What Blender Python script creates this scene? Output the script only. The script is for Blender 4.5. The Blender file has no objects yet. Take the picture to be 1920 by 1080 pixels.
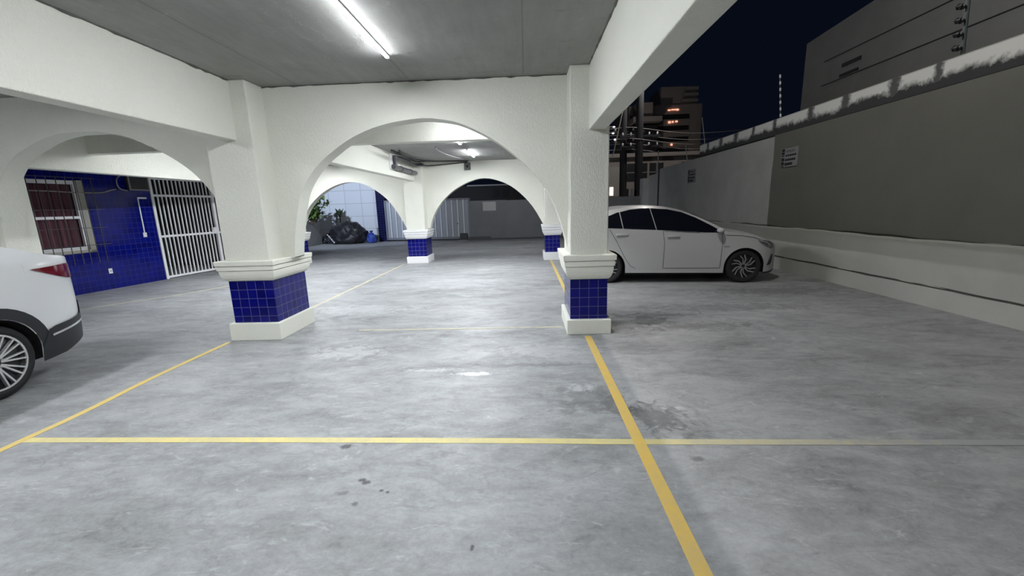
import bpy, bmesh, math, random
from mathutils import Vector, Matrix
random.seed(11)
C = bpy.context.scene.collection
S = bpy.context.scene

# ------------------------------------------------------------------ camera, sky, exposure
cam_data = bpy.data.cameras.new('camera')
cam_data.sensor_width = 36.0
cam_data.lens = 36.0 * 772.82 / 1920.0
cam_data.clip_start = 0.02
cam_data.clip_end = 400
cam = bpy.data.objects.new('camera', cam_data)
C.objects.link(cam)
_r = Vector((0.99897218, 0.03388889, -0.03010184))
_u = Vector((0.02291486, 0.19540819, 0.98045426))
_f = Vector((-0.03910865, 0.98013631, -0.19443079))
cam.matrix_world = Matrix(((_r.x, _u.x, -_f.x, 0), (_r.y, _u.y, -_f.y, 0), (_r.z, _u.z, -_f.z, 1.45), (0, 0, 0, 1)))
S.camera = cam
S.view_settings.view_transform = 'Standard'
S.view_settings.look = 'None'
S.view_settings.exposure = 0.6
S.view_settings.gamma = 1.0
S.view_settings.use_curve_mapping = False
world = bpy.data.worlds.new('night_sky')
S.world = world
world.use_nodes = True
bg = world.node_tree.nodes['Background']
bg.inputs[0].default_value = (0.22, 0.36, 0.85, 1)
bg.inputs[1].default_value = 0.0062
TUBE_POWER = 262.0
try:
    S.cycles.max_bounces = 8
    S.cycles.diffuse_bounces = 5
    S.cycles.sample_clamp_indirect = 6.0
except Exception:
    pass

# ------------------------------------------------------------------ helpers: materials
def new_mat(name):
    m = bpy.data.materials.new(name)
    m.use_nodes = True
    nt = m.node_tree
    b = nt.nodes['Principled BSDF']
    return m, nt, b

class NT:
    def __init__(s, nt): s.nt = nt
    def n(s, t, **kw):
        x = s.nt.nodes.new(t)
        for k, v in kw.items(): setattr(x, k, v)
        return x
    def l(s, a, b): s.nt.links.new(a, b)
    def coord(s, kind='Object', scale=(1, 1, 1), rot=(0, 0, 0), loc=(0, 0, 0)):
        t = s.n('ShaderNodeTexCoord'); mp = s.n('ShaderNodeMapping')
        mp.inputs['Scale'].default_value = scale
        mp.inputs['Rotation'].default_value = rot
        mp.inputs['Location'].default_value = loc
        s.l(t.outputs[kind], mp.inputs['Vector'])
        return mp.outputs[0]
    def noise(s, vec, scale, detail=4, rough=.55, dist=0):
        x = s.n('ShaderNodeTexNoise')
        x.inputs['Scale'].default_value = scale; x.inputs['Detail'].default_value = detail
        x.inputs['Roughness'].default_value = rough; x.inputs['Distortion'].default_value = dist
        if vec is not None: s.l(vec, x.inputs['Vector'])
        return x.outputs['Fac']
    def ramp(s, fac, stops):
        x = s.n('ShaderNodeValToRGB'); e = x.color_ramp.elements
        while len(e) < len(stops): e.new(.5)
        for i, (p, c) in enumerate(stops):
            e[i].position = p
            e[i].color = (c, c, c, 1) if isinstance(c, (int, float)) else (*c, 1)
        s.l(fac, x.inputs[0]); return x.outputs[0]
    def math(s, op, a, b=None, clamp=False):
        x = s.n('ShaderNodeMath', operation=op); x.use_clamp = clamp
        for i, v in enumerate((a, b)):
            if v is None: continue
            if isinstance(v, (int, float)): x.inputs[i].default_value = v
            else: s.l(v, x.inputs[i])
        return x.outputs[0]
    def mix(s, fac, a, b, blend='MIX'):
        x = s.n('ShaderNodeMix', data_type='RGBA', blend_type=blend)
        for i, v in ((0, fac), (6, a), (7, b)):
            if isinstance(v, (int, float)): x.inputs[i].default_value = v if i == 0 else (v, v, v, 1)
            elif isinstance(v, tuple): x.inputs[i].default_value = (*v, 1)
            else: s.l(v, x.inputs[i])
        return x.outputs[2]
    def bump(s, h, strength, dist, b):
        x = s.n('ShaderNodeBump'); x.inputs['Strength'].default_value = strength
        x.inputs['Distance'].default_value = dist
        s.l(h, x.inputs['Height']); s.l(x.outputs[0], b.inputs['Normal'])

def simple(name, col, rough=.5, metal=0.0, var=0.0, vscale=6, coat=0, spec=None, bump=0, bscale=40):
    m, nt, b = new_mat(name); t = NT(nt)
    b.inputs['Base Color'].default_value = (*col, 1)
    b.inputs['Roughness'].default_value = rough
    b.inputs['Metallic'].default_value = metal
    if coat: b.inputs['Coat Weight'].default_value = coat; b.inputs['Coat Roughness'].default_value = .04
    if spec is not None: b.inputs['Specular IOR Level'].default_value = spec
    if var:
        v = t.coord(); f = t.noise(v, vscale, 5, .6, .3)
        c = t.mix(f, tuple(x * (1 - var) for x in col), tuple(min(1, x * (1 + var)) for x in col))
        t.l(c, b.inputs['Base Color'])
    if bump:
        v = t.coord(); t.bump(t.noise(v, bscale, 4), bump, .01, b)
    return m

def emit(name, col, strength):
    m, nt, b = new_mat(name)
    b.inputs['Base Color'].default_value = (*col, 1)
    b.inputs['Emission Color'].default_value = (*col, 1)
    b.inputs['Emission Strength'].default_value = strength
    return m

def plaster(name, col, bump=.5, streak=.35, dirt=.06, scale=85):
    m, nt, b = new_mat(name); t = NT(nt)
    v = t.coord(); vs = t.coord(scale=(1, 1, streak))
    f = t.noise(v, 1.4, 5, .6, .4)
    c = t.mix(t.ramp(f, [(.3, 0), (.7, 1)]), tuple(x * (1 - dirt) for x in col), col)
    t.l(c, b.inputs['Base Color'])
    b.inputs['Roughness'].default_value = .82
    h1 = t.ramp(t.noise(vs, scale, 3, .6, .5), [(.42, 0), (.62, 1)])
    h2 = t.noise(v, scale * 3, 2)
    h = t.math('ADD', h1, t.math('MULTIPLY', h2, .4))
    t.bump(h, bump, .006, b)
    return m

def tiles(name, col, size, grout, mortar=.006, rough=.14, var=.25, off=(0, 0), brick_offset=0.0, height=None):
    m, nt, b = new_mat(name); t = NT(nt)
    v = t.coord('UV', loc=(off[0], off[1], 0))
    br = t.n('ShaderNodeTexBrick'); br.offset = brick_offset; br.squash = 1.0
    br.inputs['Scale'].default_value = 1.0
    br.inputs['Mortar Size'].default_value = mortar
    br.inputs['Mortar Smooth'].default_value = .15
    br.inputs['Brick Width'].default_value = size
    br.inputs['Row Height'].default_value = height or size
    br.inputs['Color1'].default_value = (*[x * (1 - var) for x in col], 1)
    br.inputs['Color2'].default_value = (*[x * (1 + var) for x in col], 1)
    br.inputs['Mortar'].default_value = (*grout, 1)
    t.l(v, br.inputs['Vector'])
    n = t.noise(v, 9, 5, .65, .5)
    wear = t.ramp(n, [(.66, 0), (.78, 1)])
    c = t.mix(t.math('MULTIPLY', wear, .12), br.outputs['Color'], grout)
    t.l(c, b.inputs['Base Color'])
    t.l(t.math('ADD', t.math('MULTIPLY', br.outputs['Fac'], .5), rough), b.inputs['Roughness'])
    b.inputs['Specular IOR Level'].default_value = .28
    t.bump(t.math('SUBTRACT', 1.0, br.outputs['Fac']), .5, .003, b)
    return m

def stains(t, base, vec, lst, col, wob=.5, wscale=3.0):
    """irregular patches with a shape of their own: (x, y, rx, ry, strength)"""
    sep = t.n('ShaderNodeSeparateXYZ'); t.l(vec, sep.inputs[0])
    w = t.noise(vec, wscale, 6, .65, .8)
    for (x, y, rx, ry, k) in lst:
        dx = t.math('DIVIDE', t.math('SUBTRACT', sep.outputs[0], x), rx)
        dy = t.math('DIVIDE', t.math('SUBTRACT', sep.outputs[1], y), ry)
        d = t.math('SQRT', t.math('ADD', t.math('MULTIPLY', dx, dx), t.math('MULTIPLY', dy, dy)))
        d = t.math('ADD', d, t.math('MULTIPLY', t.math('SUBTRACT', w, .5), wob * 4))
        msk = t.math('MULTIPLY', t.math('SUBTRACT', 1.0, d), 2.0, clamp=True)
        base = t.mix(t.math('MULTIPLY', msk, k), base, col)
    return base

def floor_mat():
    m, nt, b = new_mat('worn_concrete'); t = NT(nt)
    v = t.coord()
    vs = t.coord(scale=(.75, 1.7, 1), rot=(0, 0, .12))
    vf = t.coord(scale=(.8, 1.5, 1), rot=(0, 0, -.25))
    a = t.noise(vs, .6, 4, .5, .4)
    bb = t.noise(vs, 2.1, 10, .70, .7)
    cc = t.noise(vf, 8, 8, .72, .5)
    dd = t.noise(v, 42, 6, .7)
    f = t.math('ADD', t.math('MULTIPLY', a, .28), t.math('MULTIPLY', bb, .34))
    f = t.math('ADD', f, t.math('MULTIPLY', cc, .24))
    f = t.math('ADD', f, t.math('MULTIPLY', dd, .14))
    col = t.ramp(f, [(.36, (.14, .142, .144)), (.45, (.25, .254, .257)), (.52, (.325, .331, .336)), (.60, (.40, .407, .413)), (.70, (.51, .518, .526))])
    # short dark smears, pale scuffs and thin trowel swirls
    sm = t.ramp(t.noise(vf, 4.5, 9, .75, .9), [(.33, 1), (.44, 0)])
    col = t.mix(t.math('MULTIPLY', sm, .42), col, (.12, .12, .124))
    sc = t.ramp(t.noise(vs, 6.5, 9, .75, 1.1), [(.57, 0), (.68, 1)])
    col = t.mix(t.math('MULTIPLY', sc, .40), col, (.62, .63, .64))
    sw = t.ramp(t.noise(vs, 1.6, 7, .68, 2.4), [(.50, 0), (.515, 1), (.53, 0)])
    col = t.mix(t.math('MULTIPLY', sw, .16), col, (.14, .14, .145))
    col = stains(t, col, v, [(-.50, 3.43, .22, .05, .7), (-.9, 3.52, .3, .05, .4), (-1.9, 4.05, .4, .22, .35), (.2, 4.0, .6, .22, .25), (-2.5, 5.9, .9, .3, .3), (.40, 3.12, .14, .08, .5), (1.0, 2.75, .10, .04, .4)], (.68, .69, .70), .7, 11)
    col = stains(t, col, v, [(.86, 2.62, .22, .24, .62), (1.02, 2.40, .16, .12, .4), (.45, 2.95, .34, .26, .38), (.62, 2.80, .12, .2, .4), (1.55, 5.25, .7, .16, .5), (1.95, 4.75, .9, .18, .45), (1.5, 5.0, .25, .3, .6), (-.15, 3.62, .8, .05, .35), (4.0, 6.6, 1.4, .35, .45), (2.8, 5.6, 1.2, .25, .35)], (.07, .07, .07), .95, 9)
    col = stains(t, col, v, [(-1.166, 2.312, .05, .03, .8), (-.93, 1.985, .028, .016, .8), (-.905, 1.965, .03, .02, .8), (-.80, 1.90, .014, .012, .8), (-.90, 1.80, .022, .02, .6), (-.27, 1.527, .012, .02, .8), (-1.0, 1.88, .05, .02, .4), (.95, 2.16, .05, .03, .5), (-.76, 1.885, .012, .012, .8)], (.05, .05, .055), .5, 30)
    t.l(col, b.inputs['Base Color'])
    t.l(t.ramp(bb, [(.3, .60), (.7, .40)]), b.inputs['Roughness'])
    b.inputs['Specular IOR Level'].default_value = .35
    t.bump(t.math('ADD', cc, t.math('MULTIPLY', dd, .5)), .18, .004, b)
    return m

def ceiling_mat():
    m, nt, b = new_mat('formed_concrete_ceiling'); t = NT(nt)
    v = t.coord(); vl = t.coord(scale=(2.2, .35, 1))
    a = t.noise(v, .9, 6, .6, .5); k = t.noise(vl, 5, 6, .7, .3)
    col = t.ramp(t.math('ADD', t.math('MULTIPLY', a, .6), t.math('MULTIPLY', k, .4)), [(.3, (.20, .20, .19)), (.55, (.27, .27, .257)), (.75, (.34, .34, .325))])
    sc = t.ramp(t.noise(t.coord(scale=(1.3, .7, 1), rot=(0, 0, .5)), 6.5, 9, .78, .7), [(.60, 0), (.70, 1)])
    col = t.mix(t.math('MULTIPLY', sc, .35), col, (.46, .46, .45))
    sd = t.ramp(t.noise(t.coord(scale=(.6, 1.5, 1), rot=(0, 0, .3)), 5, 9, .75, .6), [(.30, 1), (.40, 0)])
    col = t.mix(t.math('MULTIPLY', sd, .5), col, (.10, .10, .10))
    br = t.n('ShaderNodeTexBrick'); br.offset = .37
    br.inputs['Scale'].default_value = 1; br.inputs['Brick Width'].default_value = 1.25; br.inputs['Row Height'].default_value = 2.4
    br.inputs['Mortar Size'].default_value = .008; br.inputs['Mortar Smooth'].default_value = .4
    t.l(v, br.inputs['Vector'])
    t.l(t.mix(t.math('MULTIPLY', br.outputs['Fac'], .35), col, (.07, .07, .07)), b.inputs['Base Color'])
    b.inputs['Roughness'].default_value = .7
    h = t.ramp(t.noise(t.coord(scale=(1.6, .8, 1)), 7, 7, .75, .6), [(.56, 0), (.66, 1)])
    h = t.math('ADD', t.math('MULTIPLY', h, .5), t.math('MULTIPLY', br.outputs['Fac'], .6))
    t.bump(h, .6, .008, b)
    return m

def line_mat(name, col, fade=.35, fx=None):
    m, nt, b = new_mat(name); t = NT(nt)
    v = t.coord()
    w = t.ramp(t.noise(v, 14, 7, .7, .6), [(.40, 0), (.62, 1)])
    g = t.ramp(t.noise(v, 2.2, 5, .6, .4), [(.35, 0), (.7, 1)])
    k = t.math('MULTIPLY', t.math('ADD', t.math('MULTIPLY', w, .5), t.math('MULTIPLY', g, .5)), fade)
    if fx:
        sep = t.n('ShaderNodeSeparateXYZ'); t.l(v, sep.inputs[0])
        r = t.math('DIVIDE', t.math('SUBTRACT', sep.outputs[0], fx[0]), fx[1] - fx[0], clamp=True)
        r = t.math('POWER', r, .6)
        k = t.math('ADD', k, t.math('MULTIPLY', r, .9), clamp=True)
    t.l(t.mix(k, col, (.33, .336, .34)), b.inputs['Base Color'])
    b.inputs['Roughness'].default_value = .6
    return m

def parapet_mat():
    m, nt, b = new_mat('mouldy_white_parapet'); t = NT(nt)
    v = t.coord(); sep = t.n('ShaderNodeSeparateXYZ'); t.l(v, sep.inputs[0])
    n = t.noise(v, 3.2, 7, .7, .5); n2 = t.noise(v, 14, 5, .7)
    z = t.math('DIVIDE', t.math('SUBTRACT', sep.outputs[2], 2.72), .34)
    low = t.math('SUBTRACT', t.math('ADD', t.math('MULTIPLY', n, 1.0), t.math('MULTIPLY', n2, .25)), t.math('ADD', z, .03))
    k = t.math('MULTIPLY', low, 4.0, clamp=True)
    for y, w in ((8.17, .09), (7.33, .09), (6.42, .10), (5.79, .06), (9.28, .07), (10.1, .06), (10.9, .12), (11.7, .10), (4.6, .07), (12.5, .07)):
        d = t.math('ABSOLUTE', t.math('SUBTRACT', sep.outputs[1], y))
        s = t.math('SUBTRACT', 1.35, t.math('DIVIDE', d, w))
        s = t.math('MULTIPLY', t.math('ADD', s, t.math('MULTIPLY', t.math('SUBTRACT', n2, .5), 2.2)), 1.2, clamp=True)
        k = t.math('MAXIMUM', k, t.math('MULTIPLY', s, .92))
    top = t.math('MULTIPLY', t.math('SUBTRACT', z, .93), 14, clamp=True)
    k = t.math('MAXIMUM', k, t.math('MULTIPLY', top, .9))
    t.l(t.mix(k, (.72, .72, .70), (.045, .048, .048)), b.inputs['Base Color'])
    b.inputs['Roughness'].default_value = .9
    return m

M = {}
M['floor'] = floor_mat()
M['ceiling'] = ceiling_mat()
M['plaster'] = plaster('cream_textured_plaster', (.75, .75, .675))
M['moulding'] = plaster('cream_painted_moulding', (.78, .78, .70), bump=.25)
M['white_moulding'] = plaster('white_painted_moulding', (.82, .82, .83), bump=.2)
M['tile'] = tiles('cobalt_tile', (.002, .003, .125), .105, (.085, .085, .22), .003)
M['wall_tile'] = tiles('cobalt_wall_tile', (.002, .005, .15), .112, (.016, .022, .18), .0036, rough=.10)
M['pier_tile'] = tiles('navy_pier_tile', (.006, .008, .05), .112, (.03, .03, .08), .0036, rough=.2)
M['white_tile'] = tiles('pale_wall_tile', (.66, .69, .74), .78, (.42, .44, .48), .012, rough=.25, var=.03, height=.6)
M['yellow'] = line_mat('yellow_line_paint', (.74, .54, .13), .45)
M['yellow_fresh'] = line_mat('strong_yellow_line_paint', (.74, .50, .10), .30)
M['yellow_fade'] = line_mat('worn_yellow_line_paint', (.70, .60, .24), .45, fx=(.7, 2.9))
M['yellow_pale'] = line_mat('pale_worn_line_paint', (.62, .57, .36), .85)
M['wall_olive'] = plaster('grey_olive_wall_paint', (.165, .165, .145), bump=.25, dirt=.12)
M['wall_grey'] = plaster('light_grey_wall_paint', (.47, .47, .455), bump=.2, dirt=.18)
M['plinth'] = plaster('off_white_plinth_paint', (.44, .44, .405), bump=.3, dirt=.12)
M['groove'] = simple('dirty_groove', (.06, .057, .05), .9, var=.4, vscale=9)
M['parapet'] = parapet_mat()
M['white_metal'] = simple('white_enamel_metal', (.80, .80, .82), .4)
M['beige'] = simple('beige_stone_surround', (.36, .35, .31), .7, var=.1, vscale=18)
M['curtain'] = simple('burgundy_curtain', (.125, .055, .07), .9, var=.15)
M['dark_iron'] = simple('dark_iron_bar', (.09, .085, .09), .5, .3)
M['cable'] = simple('grey_cable', (.30, .28, .26), .6)
M['black_cable'] = simple('black_cable', (.015, .015, .018), .5)
M['pvc'] = simple('grey_pvc_pipe', (.085, .085, .095), .4)
M['dark_box'] = simple('dark_grey_metal', (.05, .052, .055), .5)
M['off_plate'] = simple('white_plastic_plate', (.8, .8, .8), .4)
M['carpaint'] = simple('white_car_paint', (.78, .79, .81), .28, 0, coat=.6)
M['carpaint_dull'] = simple('muted_white_car_paint', (.50, .50, .50), .35, 0, coat=.4)  # even white, set darker than the other car
M['carglass'] = simple('dark_tinted_glass', (.006, .007, .012), .06, 0, spec=.5)
M['carblack'] = simple('black_car_plastic', (.022, .024, .028), .55)
M['wellblack'] = simple('wheel_well_black', (.008, .008, .009), .9)
M['seam'] = simple('panel_gap', (.03, .03, .03), .8)
M['tyre'] = simple('tyre_rubber', (.014, .014, .016), .75, bump=.1)
M['alloy'] = simple('machined_alloy', (.78, .79, .80), .3, .75)
M['alloy_grey'] = simple('grey_alloy', (.42, .42, .43), .35, .6)
M['rim_dark'] = simple('gloss_black_rim', (.012, .012, .014), .35)
M['chrome'] = simple('chrome_strip', (.75, .76, .78), .18, .9)
M['tail_red'] = simple('red_tail_lens', (.16, .005, .015), .08, 0, coat=.8)
M['head_glass'] = simple('headlamp_lens', (.10, .10, .11), .08, .2, coat=.8)
M['head_bright'] = simple('headlamp_reflector', (.7, .7, .72), .2, .6)
M['gate_metal'] = simple('grey_galvanised_sheet', (.34, .36, .40), .5, .25, var=.08)
M['gate_dark'] = simple('gate_frame_steel', (.22, .23, .26), .5, .4)
M['back_grey'] = plaster('grey_back_wall_paint', (.19, .195, .20), bump=.1, dirt=.15)
M['asphalt'] = simple('dark_asphalt', (.05, .05, .052), .9, var=.2)
M['planter'] = plaster('planter_concrete', (.30, .30, .30), bump=.2, dirt=.2)
M['leaf'] = simple('garden_leaf', (.14, .24, .06), .5, var=.35, vscale=5)
M['leaf_broad'] = simple('broad_leaf', (.07, .12, .06), .45, var=.3)
M['stem'] = simple('plant_stem', (.10, .075, .045), .8)
M['bag'] = simple('black_garbage_bag', (.014, .014, .017), .48, bump=.9, bscale=9)
M['bag_blue'] = simple('blue_plastic_bag', (.03, .06, .32), .4, bump=.4, bscale=20)
M['bag_white'] = simple('white_plastic_bag', (.62, .62, .64), .4)
M['neighbour'] = plaster('neighbour_grey_cladding', (.25, .25, .245), bump=.2, dirt=.15, scale=20)
M['tower'] = simple('tower_concrete', (.36, .32, .29), .9, var=.15, vscale=.4)
M['tower_dark'] = simple('tower_recess', (.02, .02, .024), .9)
M['tower_lit'] = emit('lit_balcony_window', (1.0, .42, .28), .9)
M['lit_warm'] = emit('lit_doorway', (1.0, .72, .6), 1.6)
M['lit_dot'] = emit('small_glow_dot', (1.0, .95, .9), 2.0)
M['pole'] = simple('dark_utility_pole', (.035, .035, .038), .9, var=.2)
M['house'] = simple('old_house_render', (.30, .27, .25), .9, var=.2, vscale=1)
M['house_dark'] = simple('house_opening', (.012, .012, .014), .7)
M['rail'] = simple('rail_metal', (.25, .25, .25), .5, .3)
M['sign'] = simple('white_sign_plate', (.27, .27, .28), .5)
M['sign_black'] = simple('sign_black_print', (.01, .01, .01), .6)
M['insulator'] = simple('black_insulator', (.012, .014, .016), .4)
M['post_teal'] = simple('grey_green_fence_post', (.09, .11, .115), .5)
M['concrete_post'] = simple('pale_post', (.35, .35, .34), .7)
M['spot_body'] = simple('floodlight_housing', (.08, .08, .085), .5)
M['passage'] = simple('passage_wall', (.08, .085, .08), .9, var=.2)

# ------------------------------------------------------------------ helpers: meshes
class MB:
    def __init__(s): s.bm = bmesh.new()
    def box(s, a, b, bev=0.0, seg=2):
        r = bmesh.ops.create_cube(s.bm, size=1.0)
        vs = r['verts']
        for v in vs:
            v.co = Vector(((a[i] + b[i]) / 2 + v.co[i] * (b[i] - a[i]) for i in range(3)))
        if bev:
            es = list({e for v in vs for e in v.link_edges})
            bmesh.ops.bevel(s.bm, geom=es, offset=bev, segments=seg, profile=.5, affect='EDGES')
        return s
    def loft(s, rings, closed=True, caps=True):
        R = [[s.bm.verts.new(p) for p in ring] for ring in rings]
        n = len(R[0])
        for i in range(len(R) - 1):
            for j in range(n if closed else n - 1):
                k = (j + 1) % n
                try: s.bm.faces.new((R[i][j], R[i][k], R[i + 1][k], R[i + 1][j]))
                except ValueError: pass
        if caps and closed:
            s.bm.faces.new(list(reversed(R[0]))); s.bm.faces.new(R[-1])
        return s
    def tube(s, pts, r, n=8, caps=True):
        pts = [Vector(p) for p in pts]; rings = []
        for i, p in enumerate(pts):
            d = (pts[min(i + 1, len(pts) - 1)] - pts[max(i - 1, 0)]).normalized()
            up = Vector((0, 0, 1)) if abs(d.z) < .9 else Vector((1, 0, 0))
            a = d.cross(up).normalized(); b = a.cross(d)
            rr = r[i] if isinstance(r, (list, tuple)) else r
            rings.append([p + (a * math.cos(t) + b * math.sin(t)) * rr for t in [2 * math.pi * k / n for k in range(n)]])
        return s.loft(rings, True, caps)
    def lathe(s, prof, n=24, axis='Z', c=(0, 0, 0), caps=True):
        rings = []
        for (r, h) in prof:
            ring = []
            for k in range(n):
                a = 2 * math.pi * k / n
                x, y = r * math.cos(a), r * math.sin(a)
                p = {'Z': (x, y, h), 'Y': (x, h, -y), 'X': (h, x, y)}[axis]
                ring.append(Vector(p) + Vector(c))
            rings.append(ring)
        return s.loft(rings, True, caps)
    def prism(s, poly, axis, a, b):
        def P(p, h): return {'Y': (p[0], h, p[1]), 'X': (h, p[0], p[1]), 'Z': (p[0], p[1], h)}[axis]
        return s.loft([[P(p, a) for p in poly], [P(p, b) for p in poly]])
    def ico(s, c, r, sub=2, scale=(1, 1, 1)):
        q = bmesh.ops.create_icosphere(s.bm, subdivisions=sub, radius=1)
        for v in q['verts']:
            v.co = Vector((c[i] + v.co[i] * r * scale[i] for i in range(3)))
        return s
    def quad(s, *p):
        s.bm.faces.new([s.bm.verts.new(q) for q in p]); return s
    def build(s, name, mat, parent=None, smooth=False, uv=False, loc=None, fix=True, uvo=(0, 0, 0)):
        bm = s.bm
        bmesh.ops.remove_doubles(bm, verts=bm.verts, dist=1e-5)
        if fix: bmesh.ops.recalc_face_normals(bm, faces=bm.faces)
        if uv:
            L = bm.loops.layers.uv.new('UVMap')
            for f in bm.faces:
                n = f.normal; ax = max(range(3), key=lambda i: abs(n[i]))
                for lp in f.loops:
                    c = lp.vert.co + Vector(uvo)
                    lp[L].uv = ((c.y, c.z), (c.x, c.z), (c.x, c.y))[ax]
        me = bpy.data.meshes.new(name); bm.to_mesh(me); bm.free()
        if smooth:
            for p in me.polygons: p.use_smooth = True
            try: me.set_sharp_from_angle(angle=math.radians(smooth if smooth is not True else 40))
            except Exception: pass
        me.materials.append(mat)
        o = bpy.data.objects.new(name, me); C.objects.link(o)
        if parent is not None: o.parent = parent
        if loc is not None: o.location = loc
        return o

def tag(o, label, cat, group=None):
    o['label'] = label; o['category'] = cat
    if group: o['group'] = group
    return o
def thing(name, label, cat, loc=(0, 0, 0), rz=0, group=None):
    o = bpy.data.objects.new(name, None); C.objects.link(o)
    o.empty_display_size = .2
    o.location = loc; o.rotation_euler = (0, 0, rz)
    return tag(o, label, cat, group)
def struct(o, label=None, cat=None):
    o['kind'] = 'structure'
    if label: o['label'] = label
    if cat: o['category'] = cat
    return o
def dup(root, loc, label, group=None, rz=None):
    r = root.copy(); C.objects.link(r); r.location = loc
    if rz is not None: r.rotation_euler = (0, 0, rz)
    r['label'] = label
    if group: r['group'] = group
    for ch in list(root.children):
        c = ch.copy(); C.objects.link(c); c.parent = r
        for g in list(ch.children):
            d = g.copy(); C.objects.link(d); d.parent = c
    return r
def spline(pts, n=6):
    P = [Vector(p) for p in pts]; out = []
    for i in range(len(P) - 1):
        a = P[max(i - 1, 0)]; b = P[i]; c = P[i + 1]; d = P[min(i + 2, len(P) - 1)]
        for k in range(n):
            t = k / n
            out.append(.5 * ((2 * b) + (c - a) * t + (2 * a - 5 * b + 4 * c - d) * t * t + (3 * b - a - 3 * c + d) * t ** 3))
    out.append(P[-1]); return out

# ------------------------------------------------------------------ setting: ground, floor, ceiling
struct(MB().box((-70, -30, -.5), (70, 130, -.03)).build('ground', M['asphalt']), 'dark asphalt street and open ground beyond the car park', 'ground')
struct(MB().box((-16, -9, -.2), (5.5, 19.6, 0)).build('floor', M['floor']), 'worn grey polished concrete car park floor', 'floor')
CEIL = 2.84
struct(MB().box((-9.6, -6, CEIL), (.85, 6.62, 3.1)).build('ceiling', M['ceiling']), 'grey bare concrete ceiling of the near bay', 'ceiling')
struct(MB().box((-8.4, 6.62, 2.67), (.85, 11.7, 3.1)).build('ceiling', M['ceiling']), 'grey bare concrete ceiling of the far bay', 'ceiling')

# arched walls
def arch_wall(name, x0, x1, y0, y1, ztop, pts, zb=.92):
    P = [(p[0], p[1]) for p in spline([(x, z, 0) for x, z in pts], 5)]
    mb = MB(); bm = mb.bm
    cols = [(x0, zb)] + [(p[0], p[1]) for p in P] + [(x1, zb)]
    if abs(cols[0][0] - cols[1][0]) < 1e-4: cols = cols[1:]
    if abs(cols[-1][0] - cols[-2][0]) < 1e-4: cols = cols[:-1]
    def strip(a, b):
        for y in (y0, y1):
            mb.quad((a[0], y, a[1]), (b[0], y, b[1]), (b[0], y, ztop), (a[0], y, ztop))
        mb.quad((a[0], y0, a[1]), (b[0], y0, b[1]), (b[0], y1, b[1]), (a[0], y1, a[1]))
        mb.quad((a[0], y0, ztop), (b[0], y0, ztop), (b[0], y1, ztop), (a[0], y1, ztop))
    lo = [(x0, zb), (P[0][0], zb)]
    if P[0][0] - x0 > 1e-3: strip(*lo)
    for a, b in zip(P[:-1], P[1:]): strip(a, b)
    if x1 - P[-1][0] > 1e-3: strip((P[-1][0], zb), (x1, zb))
    for x in (x0, x1):
        mb.quad((x, y0, zb), (x, y1, zb), (x, y1, ztop), (x, y0, ztop))
    return mb.build(name, M['plaster'], smooth=30)
A_C = [(-2.80, .93), (-2.76, 1.18), (-2.70, 1.44), (-2.62, 1.68), (-2.50, 1.86), (-2.36, 2.005), (-2.19, 2.13), (-2.01, 2.24), (-1.83, 2.32), (-1.64, 2.38), (-1.43, 2.42), (-1.12, 2.445), (-.82, 2.405), (-.61, 2.33), (-.40, 2.22), (-.22, 2.10), (-.08, 1.985), (.06, 1.85), (.20, 1.68), (.29, 1.53), (.37, 1.34), (.43, 1.14), (.475, .93)]
A_L = [(-6.40, .93), (-6.38, 1.3), (-6.34, 1.62), (-6.26, 1.90), (-6.15, 2.06), (-6.0, 2.20), (-5.82, 2.29), (-5.59, 2.385), (-5.35, 2.435), (-5.08, 2.445), (-4.92, 2.44), (-4.75, 2.41), (-4.54, 2.35), (-4.33, 2.255), (-4.17, 2.165), (-4.01, 2.06), (-3.86, 1.93), (-3.73, 1.77), (-3.62, 1.58), (-3.53, 1.3), (-3.46, .93)]
struct(arch_wall('wall_center', -2.935, .48, 4.85, 5.07, CEIL, A_C), 'cream textured wall with the wide round arch in the middle of the near row', 'wall')
struct(arch_wall('wall_left', -6.46, -3.44, 4.85, 5.07, CEIL, A_L), 'cream textured wall with the round arch left of the near tiled pillar', 'wall')
A_2C = [(-2.66, .92), (-2.58, 1.18), (-2.43, 1.45), (-2.2, 1.72), (-1.89, 1.96), (-1.5, 2.145), (-1.14, 2.215), (-.78, 2.155), (-.41, 1.99), (-.09, 1.73), (.20, 1.39), (.44, .97), (.46, .92)]
A_2L = [(-6.30, .92), (-6.27, 1.05), (-6.13, 1.38), (-5.90, 1.69), (-5.53, 1.99), (-5.12, 2.175), (-4.77, 2.225), (-4.43, 2.17), (-4.11, 2.0), (-3.78, 1.72), (-3.52, 1.34), (-3.33, .97), (-3.3, .92)]
struct(arch_wall('wall_back', -2.75, .49, 11.4, 11.62, 2.67, A_2C), 'cream wall with the far arch that frames the metal gate', 'wall')
struct(arch_wall('wall_back', -6.36, -3.22, 11.4, 11.62, 2.67, A_2L), 'cream wall with the far arch that frames the bags and plants', 'wall')

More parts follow.
